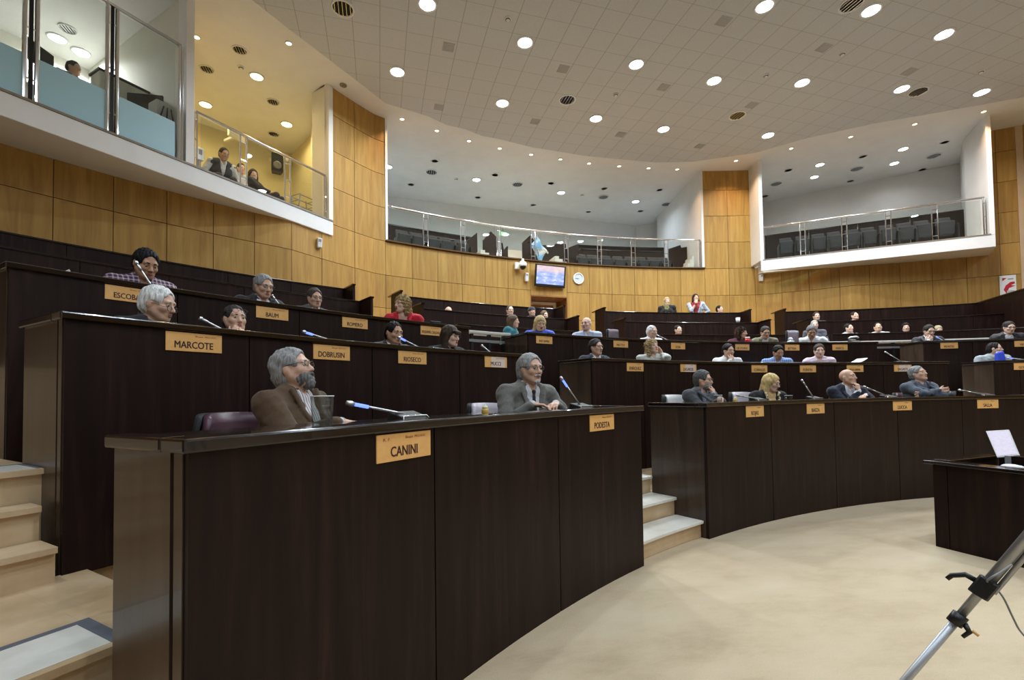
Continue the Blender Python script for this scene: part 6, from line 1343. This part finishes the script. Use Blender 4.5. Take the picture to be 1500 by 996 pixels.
Rx = Matrix.Rotation(PI/2, 3, 'X')
m = MB(); m.lathe([(0, 0), (.185, 0), (.185, .035), (.165, .045), (.155, .035), (.155, .02), (0, .02)], 32, (0, .025, 0), 0, Rx); m.build('case', M['whitep'], root, True)
m = MB(); m.lathe([(0, .021), (.155, .021), (.155, .024), (0, .024)], 32, (0, .025, 0), 0, Rx); m.build('dial', mat('dial', (.58, .62, .68), .4), root)
m = MB()
for k in range(12): w_ = 2*PI*k/12; m.box((.125*math.sin(w_), -.002, .125*math.cos(w_)), (.008, .004, .022), 0, 0, Matrix.Rotation(w_, 3, 'Y'))
m.build('marks', M['grey'], root)
for nm, w_, l_ in (('hour_hand', rad(-95), .07), ('minute_hand', rad(-88), .11)):
    m = MB(); d = Vector((math.sin(w_), 0, math.cos(w_))); m.tube([tuple(Vector((0, -.004, 0))-d*.02), tuple(Vector((0, -.004, 0))+d*l_)], .005, 5); m.build(nm, M['black'], root)
q = at_w(766, 389, .22); root = empty('dome_camera', tuple(q), 'white dome camera on the wood wall left of the television', 'camera', None, -math.atan2(q[0], q[1]))
m = MB(); m.lathe([(0, .21), (.03, .21), (.04, .13), (.1, .10), (.12, .04), (.12, -.02), (.11, -.03), (0, -.03)], 24); m.build('housing', M['whitep'], root, True); m = MB(); m.ball((0, 0, -.03), .098, 10); m.build('dome', M['black'], root, True)
m = MB(); m.tube([(0, .0, .15), (0, .2, .15)], .035, 10); m.box((-.14, .15, .02), (.12, .08, .2)); m.build('bracket', M['whitep'], root)
def sensor(q, label, rz, h=.24):
    root = empty('wall_sensor', tuple(q), label, 'sensor', 'small white wall sensors', rz)
    m = MB(); m.hexa([(-.05, -.03, -h/2), (.05, -.03, -h/2), (.06, .06, -h/2), (-.06, .06, -h/2), (-.05, -.05, h/2), (.05, -.05, h/2), (.06, .06, h/2), (-.06, .06, h/2)]); m.build('housing', M['whitep'], root, bevel=.012); m = MB(); m.box((0, -.045, h*.25), (.06, .01, .05)); m.build('window', M['grey'], root)
q = at_w(771.5, 406, .06); sensor(q, 'small white sensor beside the television', -math.atan2(q[0], q[1]), .26)
q = at_w(468, 356, .06); sensor(q, 'small white sensor under the end of the left balcony', -math.atan2(q[0], q[1]), .22)
q = at_w(1115, 407, .07); sensor(q, 'small white sensor under the left corner of the right balcony', -math.atan2(q[0], q[1]), .22)
# fire-extinguisher sign
q = at_w(1476.5, 419, .02); root = empty('fire_sign', tuple(q), 'white sign with red fire extinguisher pictogram near the right edge', 'sign', None, -math.atan2(q[0], q[1]))
m = MB(); m.box((0, 0, 0), (.36, .012, .62)); m.build('board', M['whitep'], root, bevel=.003)
red = mat('sign_red', (.5, .015, .03), .4)
m = MB(); y = -.0075
m.add([(-.12, y, .24), (-.02, y, .24), (-.12, y, .15)], [(0, 1, 2)]); m.add([(-.10, y, -.10), (-.05, y, .02), (.05, y, .11), (.14, y, .12), (.15, y, .06), (.06, y, .02), (.16, y, .0), (.02, y, -.06), (-.04, y, -.22)], [(0, 1, 2, 3, 4, 5), (0, 5, 6, 7, 8)]); m.build('pictogram', red, root)
m = MB(); m.box((.05, y, -.2), (.16, .002, .14)); m.build('picture', mat('sign_grey', (.45, .45, .47), .5), root); m = MB(); m.box((.06, y, .2), (.12, .002, .03)); m.build('line', M['grey'], root)
# ================================================================== OPERATOR DESK
LA = at_z(1371, 800, 0); LB = at_z(1500, 832, 0); dv_ = unit((LB-LA)[:2]); nv = np.array([-dv_[1], dv_[0]]); nv = nv if nv@(CAM[:2]-LA[:2]) < 0 else -nv   # nv points away from the camera
LA2 = LA[:2]; TW, TD, TH_ = 2.3, .95, .755
root = empty('operator_desk', (LA2[0], LA2[1], 0), 'small black-brown operator desk at the right edge of the photo', 'desk', None)
def hx(o, l, d, z0, z1, mt_, nm, bev=0):   # o: offset along/into
    a = LA2+dv_*o[0]+nv*o[1]; b = a+dv_*l; m = MB(); m.hexa([(*a, z0), (*b, z0), (*(b+nv*d), z0), (*(a+nv*d), z0), (*a, z1), (*b, z1), (*(b+nv*d), z1), (*(a+nv*d), z1)]); return under(m.build(nm, mt_, bevel=bev), root)
hx((.0, 0), .10, .05, 0, TH_-.03, M['dark'], 'corner_post'); hx((.105, .0), TW-.1, .04, 0, TH_-.03, M['dark'], 'front_panel'); hx((0, .055), .04, TD-.06, 0, TH_-.03, M['dark'], 'end_panel'); hx((TW-.04, .055), .04, TD-.06, 0, TH_-.03, M['dark'], 'end_panel')
hx((-.06, -.03), TW+.12, .16, TH_-.03, TH_, M['darktop'], 'front_ledge', .006); hx((-.06, .135), .12, TD-.13, TH_-.03, TH_, M['darktop'], 'side_ledge', .006); hx((.06, .13), TW-.1, TD-.13, TH_-.15, TH_-.11, M['darktop'], 'worktop'); hx((.05, TD-.02), TW-.05, .04, 0, TH_, M['dark'], 'back_panel')
q = at_pl(1467.5, 650, LA2+nv*.5, LA2+nv*.5+dv_); zb_ = TH_-.11
root = empty('laptop', (q[0], q[1], zb_), 'bright laptop screen tilted on the operator desk', 'laptop', None)
cs = [at_pl(x, y, LA2+nv*(.52 if y < 650 else .40), LA2+nv*(.52 if y < 650 else .40)+dv_) for x, y in ((1445, 632), (1477, 630), (1492, 666), (1461, 669))]
n_ = unit(np.cross(cs[1]-cs[0], cs[3]-cs[0])); n_ = n_ if n_@(CAM-cs[0]) > 0 else -n_
c0 = sum(cs)/4; big = [c0+(p-c0)*1.04 for p in cs]
m = MB(); m.hexa([tuple(p-n_*.014) for p in big]+[tuple(p-n_*.0) for p in big]); under(m.build('lid', M['whitep']), root)
scr = emis('laptop_picture', (.80, .76, 1.), .80); bsdf(scr).inputs['Base Color'].default_value = (.02, .02, .02, 1); tc = N(scr, 'ShaderNodeTexCoord'); wv = N(scr, 'ShaderNodeTexWave', i_Scale=7., i_Distortion=.0); wv.bands_direction = 'Z'; L(scr, tc.outputs['Generated'], wv.inputs['Vector']); ns = N(scr, 'ShaderNodeTexNoise', i_Scale=9.); L(scr, tc.outputs['Generated'], ns.inputs['Vector']); ml = N(scr, 'ShaderNodeMath', operation='MULTIPLY'); L(scr, wv.outputs[0], ml.inputs[0]); L(scr, ns.outputs['Fac'], ml.inputs[1])
L(scr, ramp(scr, ml.outputs[0], [(.35, (.86, .82, 1.)), (.6, (.66, .62, .78))]), bsdf(scr).inputs['Emission Color'])
m = MB(); sm = [c0+(p-c0)*.95+n_*.002 for p in cs]; m.hexa([tuple(p) for p in sm]+[tuple(p+n_*.001) for p in sm]); under(m.build('screen', scr), root)
a, b = cs[3], cs[2]; kb = [a, b, b-np.array([*nv, 0])*.22, a-np.array([*nv, 0])*.22]; kb = [np.array([p[0], p[1], 0]) for p in kb]; m = MB(); m.hexa([(p[0], p[1], zb_) for p in kb]+[(p[0], p[1], zb_+.02) for p in kb]); under(m.build('keyboard', M['grey']), root)
m = MB(); m.tube([tuple((a+b)/2*np.array([1, 1, 0])+np.array([0, 0, zb_+.01])), tuple((a+b)/2)], .02, 8); under(m.build('hinge', M['grey']), root)
q = at_pl(1483, 675.5, LA2+nv*.22, LA2+nv*.22+dv_); root = empty('computer_mouse', (q[0], q[1], zb_), 'pale computer mouse in front of the laptop', 'mouse', None, math.atan2(dv_[1], dv_[0]))
m = MB(); m.ball((0, 0, .1), (.075, .045, .022), 8); m.build('shell', M['whitep'], root, True); m = MB(); m.box((0, 0, .045), (.18, .12, .09)); m.build('pad', M['blackm'], root, bevel=.01)
m = MB(); m.tube([(.02, -.0, .118), (.045, 0, .114)], .005, 6); m.build('wheel', M['grey'], root)
# ================================================================== TRIPOD
P0 = CAM+ray(1500, 792)*1.02; P1 = CAM+ray(1323, 1000)*1.0
# choose depths so that the leg leans like a real tripod leg and reaches the carpet
top = CAM+ray(1540, 745)*1.95; d_ = unit((CAM+ray(1323, 1000)*2.0)-top); foot = top+d_*((.012-top[2])/d_[2])
apex = top-d_*.42
root = empty('tripod', (apex[0], apex[1], 0), 'silver tripod leg with black clamps in the right foreground', 'tripod', None)
M['alu'] = mat('aluminium', (.46, .47, .49), .42, .8)
def on(x, y):   # nearest point of the leg line to the pixel's ray
    r = ray(x, y); w0 = CAM-top; b_ = r@d_; return top+d_*((d_@w0-b_*(r@w0))/(1-b_*b_)) if 0 else top+d_*(((w0@d_)-(w0@r)*b_)/(1-b_*b_))
k1, k2 = on(1440, 860), on(1400, 905)
lg = under(MB().build('leg', M['alu']), root) if 0 else None
side = unit(np.cross(d_, ray(1440, 860)))
def tub(a, b, r, mt_, nm, par=root, n=14): m = MB(); m.tube([tuple(a), tuple(b)], r, n); return under(m.build(nm, mt_, smooth=True), par)
l1 = tub(apex, k1+d_*.02, .0135, M['alu'], 'leg')
m = MB(); m.tube([tuple(apex+side*.021), tuple(k1+side*.021)], .0065, 8); under(m.build('leg_rail', M['alu'], smooth=True), root); m = MB(); m.tube([tuple(apex-side*.0), tuple(k2)], .011, 10); under(m.build('leg_inner', M['alu'], smooth=True), root)
tub(k1, foot+(-d_)*.03, .0105, M['alu'], 'leg_lower')
m = MB(); m.tube([tuple(foot-d_*.05), tuple(foot)], [.014, .017], 10); under(m.build('foot', M['black'], smooth=True), root)
up = -unit(np.cross(side, d_)); lf_ = side if (side@_R) < 0 else -side
m = MB(); m.tube([tuple(k1-d_*.028), tuple(k1+d_*.028)], .024, 12); m.box(tuple(k1), (.04, .05, .045), 0, 0, Matrix((lf_, d_, np.cross(lf_, d_))).transposed()); under(m.build('clamp', M['black'], bevel=.003), root)
m = MB(); m.tube([tuple(k1+lf_*.02-d_*.006), tuple(k1+lf_*.045-d_*.004), tuple(k1+lf_*.065+d_*.018), tuple(k1+lf_*.068+d_*.034)], [.008, .008, .007, .006], 8); under(m.build('clamp_lever', M['black'], smooth=True), root)
m = MB(); m.tube([tuple(k2-d_*.016), tuple(k2+d_*.016)], .019, 12); under(m.build('clamp', M['black'], smooth=True), root)
m = MB(); m.tube([tuple(k2-lf_*.016), tuple(k2-lf_*.034+d_*.012), tuple(k2-lf_*.030+d_*.034)], [.008, .007, .005], 8); under(m.build('clamp_lever', M['black'], smooth=True), root)
m = MB(); m.tube([tuple(k2-lf_*.036+d_*.004), tuple(k2-lf_*.052+d_*.006)], .004, 8); under(m.build('pin', M['plate'], smooth=True), root)
for w_ in (2.1, -2.1):   # the other two legs, out of frame to the right
    hd_ = np.array([d_[0], d_[1]]); c_, s_ = math.cos(w_), math.sin(w_); h2 = np.array([hd_[0]*c_-hd_[1]*s_, hd_[0]*s_+hd_[1]*c_]); dd = np.array([h2[0], h2[1], d_[2]]); ft = apex+dd*((.012-apex[2])/dd[2])
    tub(apex, apex+(ft-apex)*.5, .0135, M['alu'], 'leg'); tub(apex+(ft-apex)*.48, ft, .0105, M['alu'], 'leg_lower')
m = MB(); m.tube([tuple(apex-np.array([0, 0, .06])), tuple(apex+np.array([0, 0, .10]))], .04, 14); under(m.build('collar', M['black'], smooth=True), root)
root = empty('cable', tuple(k1), 'thin dark cable hanging from the tripod leg', 'cable')
c_ = [CAM+ray(x, y)*dd for x, y, dd in ((1482, 827, 1.92), (1466, 838, 1.90), (1452, 846, 1.89), (1446, 852, 1.92), (1456, 859, 1.98), (1470, 876, 2.0), (1484, 905, 2.02), (1495, 925, 2.04), (1512, 940, 2.05), (1540, 946, 2.06))]
pts = []
for i in range(len(c_)-1):
    for k in range(5):
        t = k/5; p0, p1, p2, p3 = c_[max(i-1, 0)], c_[i], c_[i+1], c_[min(i+2, len(c_)-1)]
        pts.append(.5*((2*p1)+(-p0+p2)*t+(2*p0-5*p1+4*p2-p3)*t*t+(-p0+3*p1-3*p2+p3)*t**3))
pts.append(c_[-1]); e_ = pts[-1]; pts += [e_+np.array([.05, 0, -.02]), e_+np.array([.12, -.02, -(e_[2]-.01)])]
m = MB(); m.tube([tuple(p) for p in pts], .0024, 6); under(m.build('cord', M['grey'], smooth=True), root)
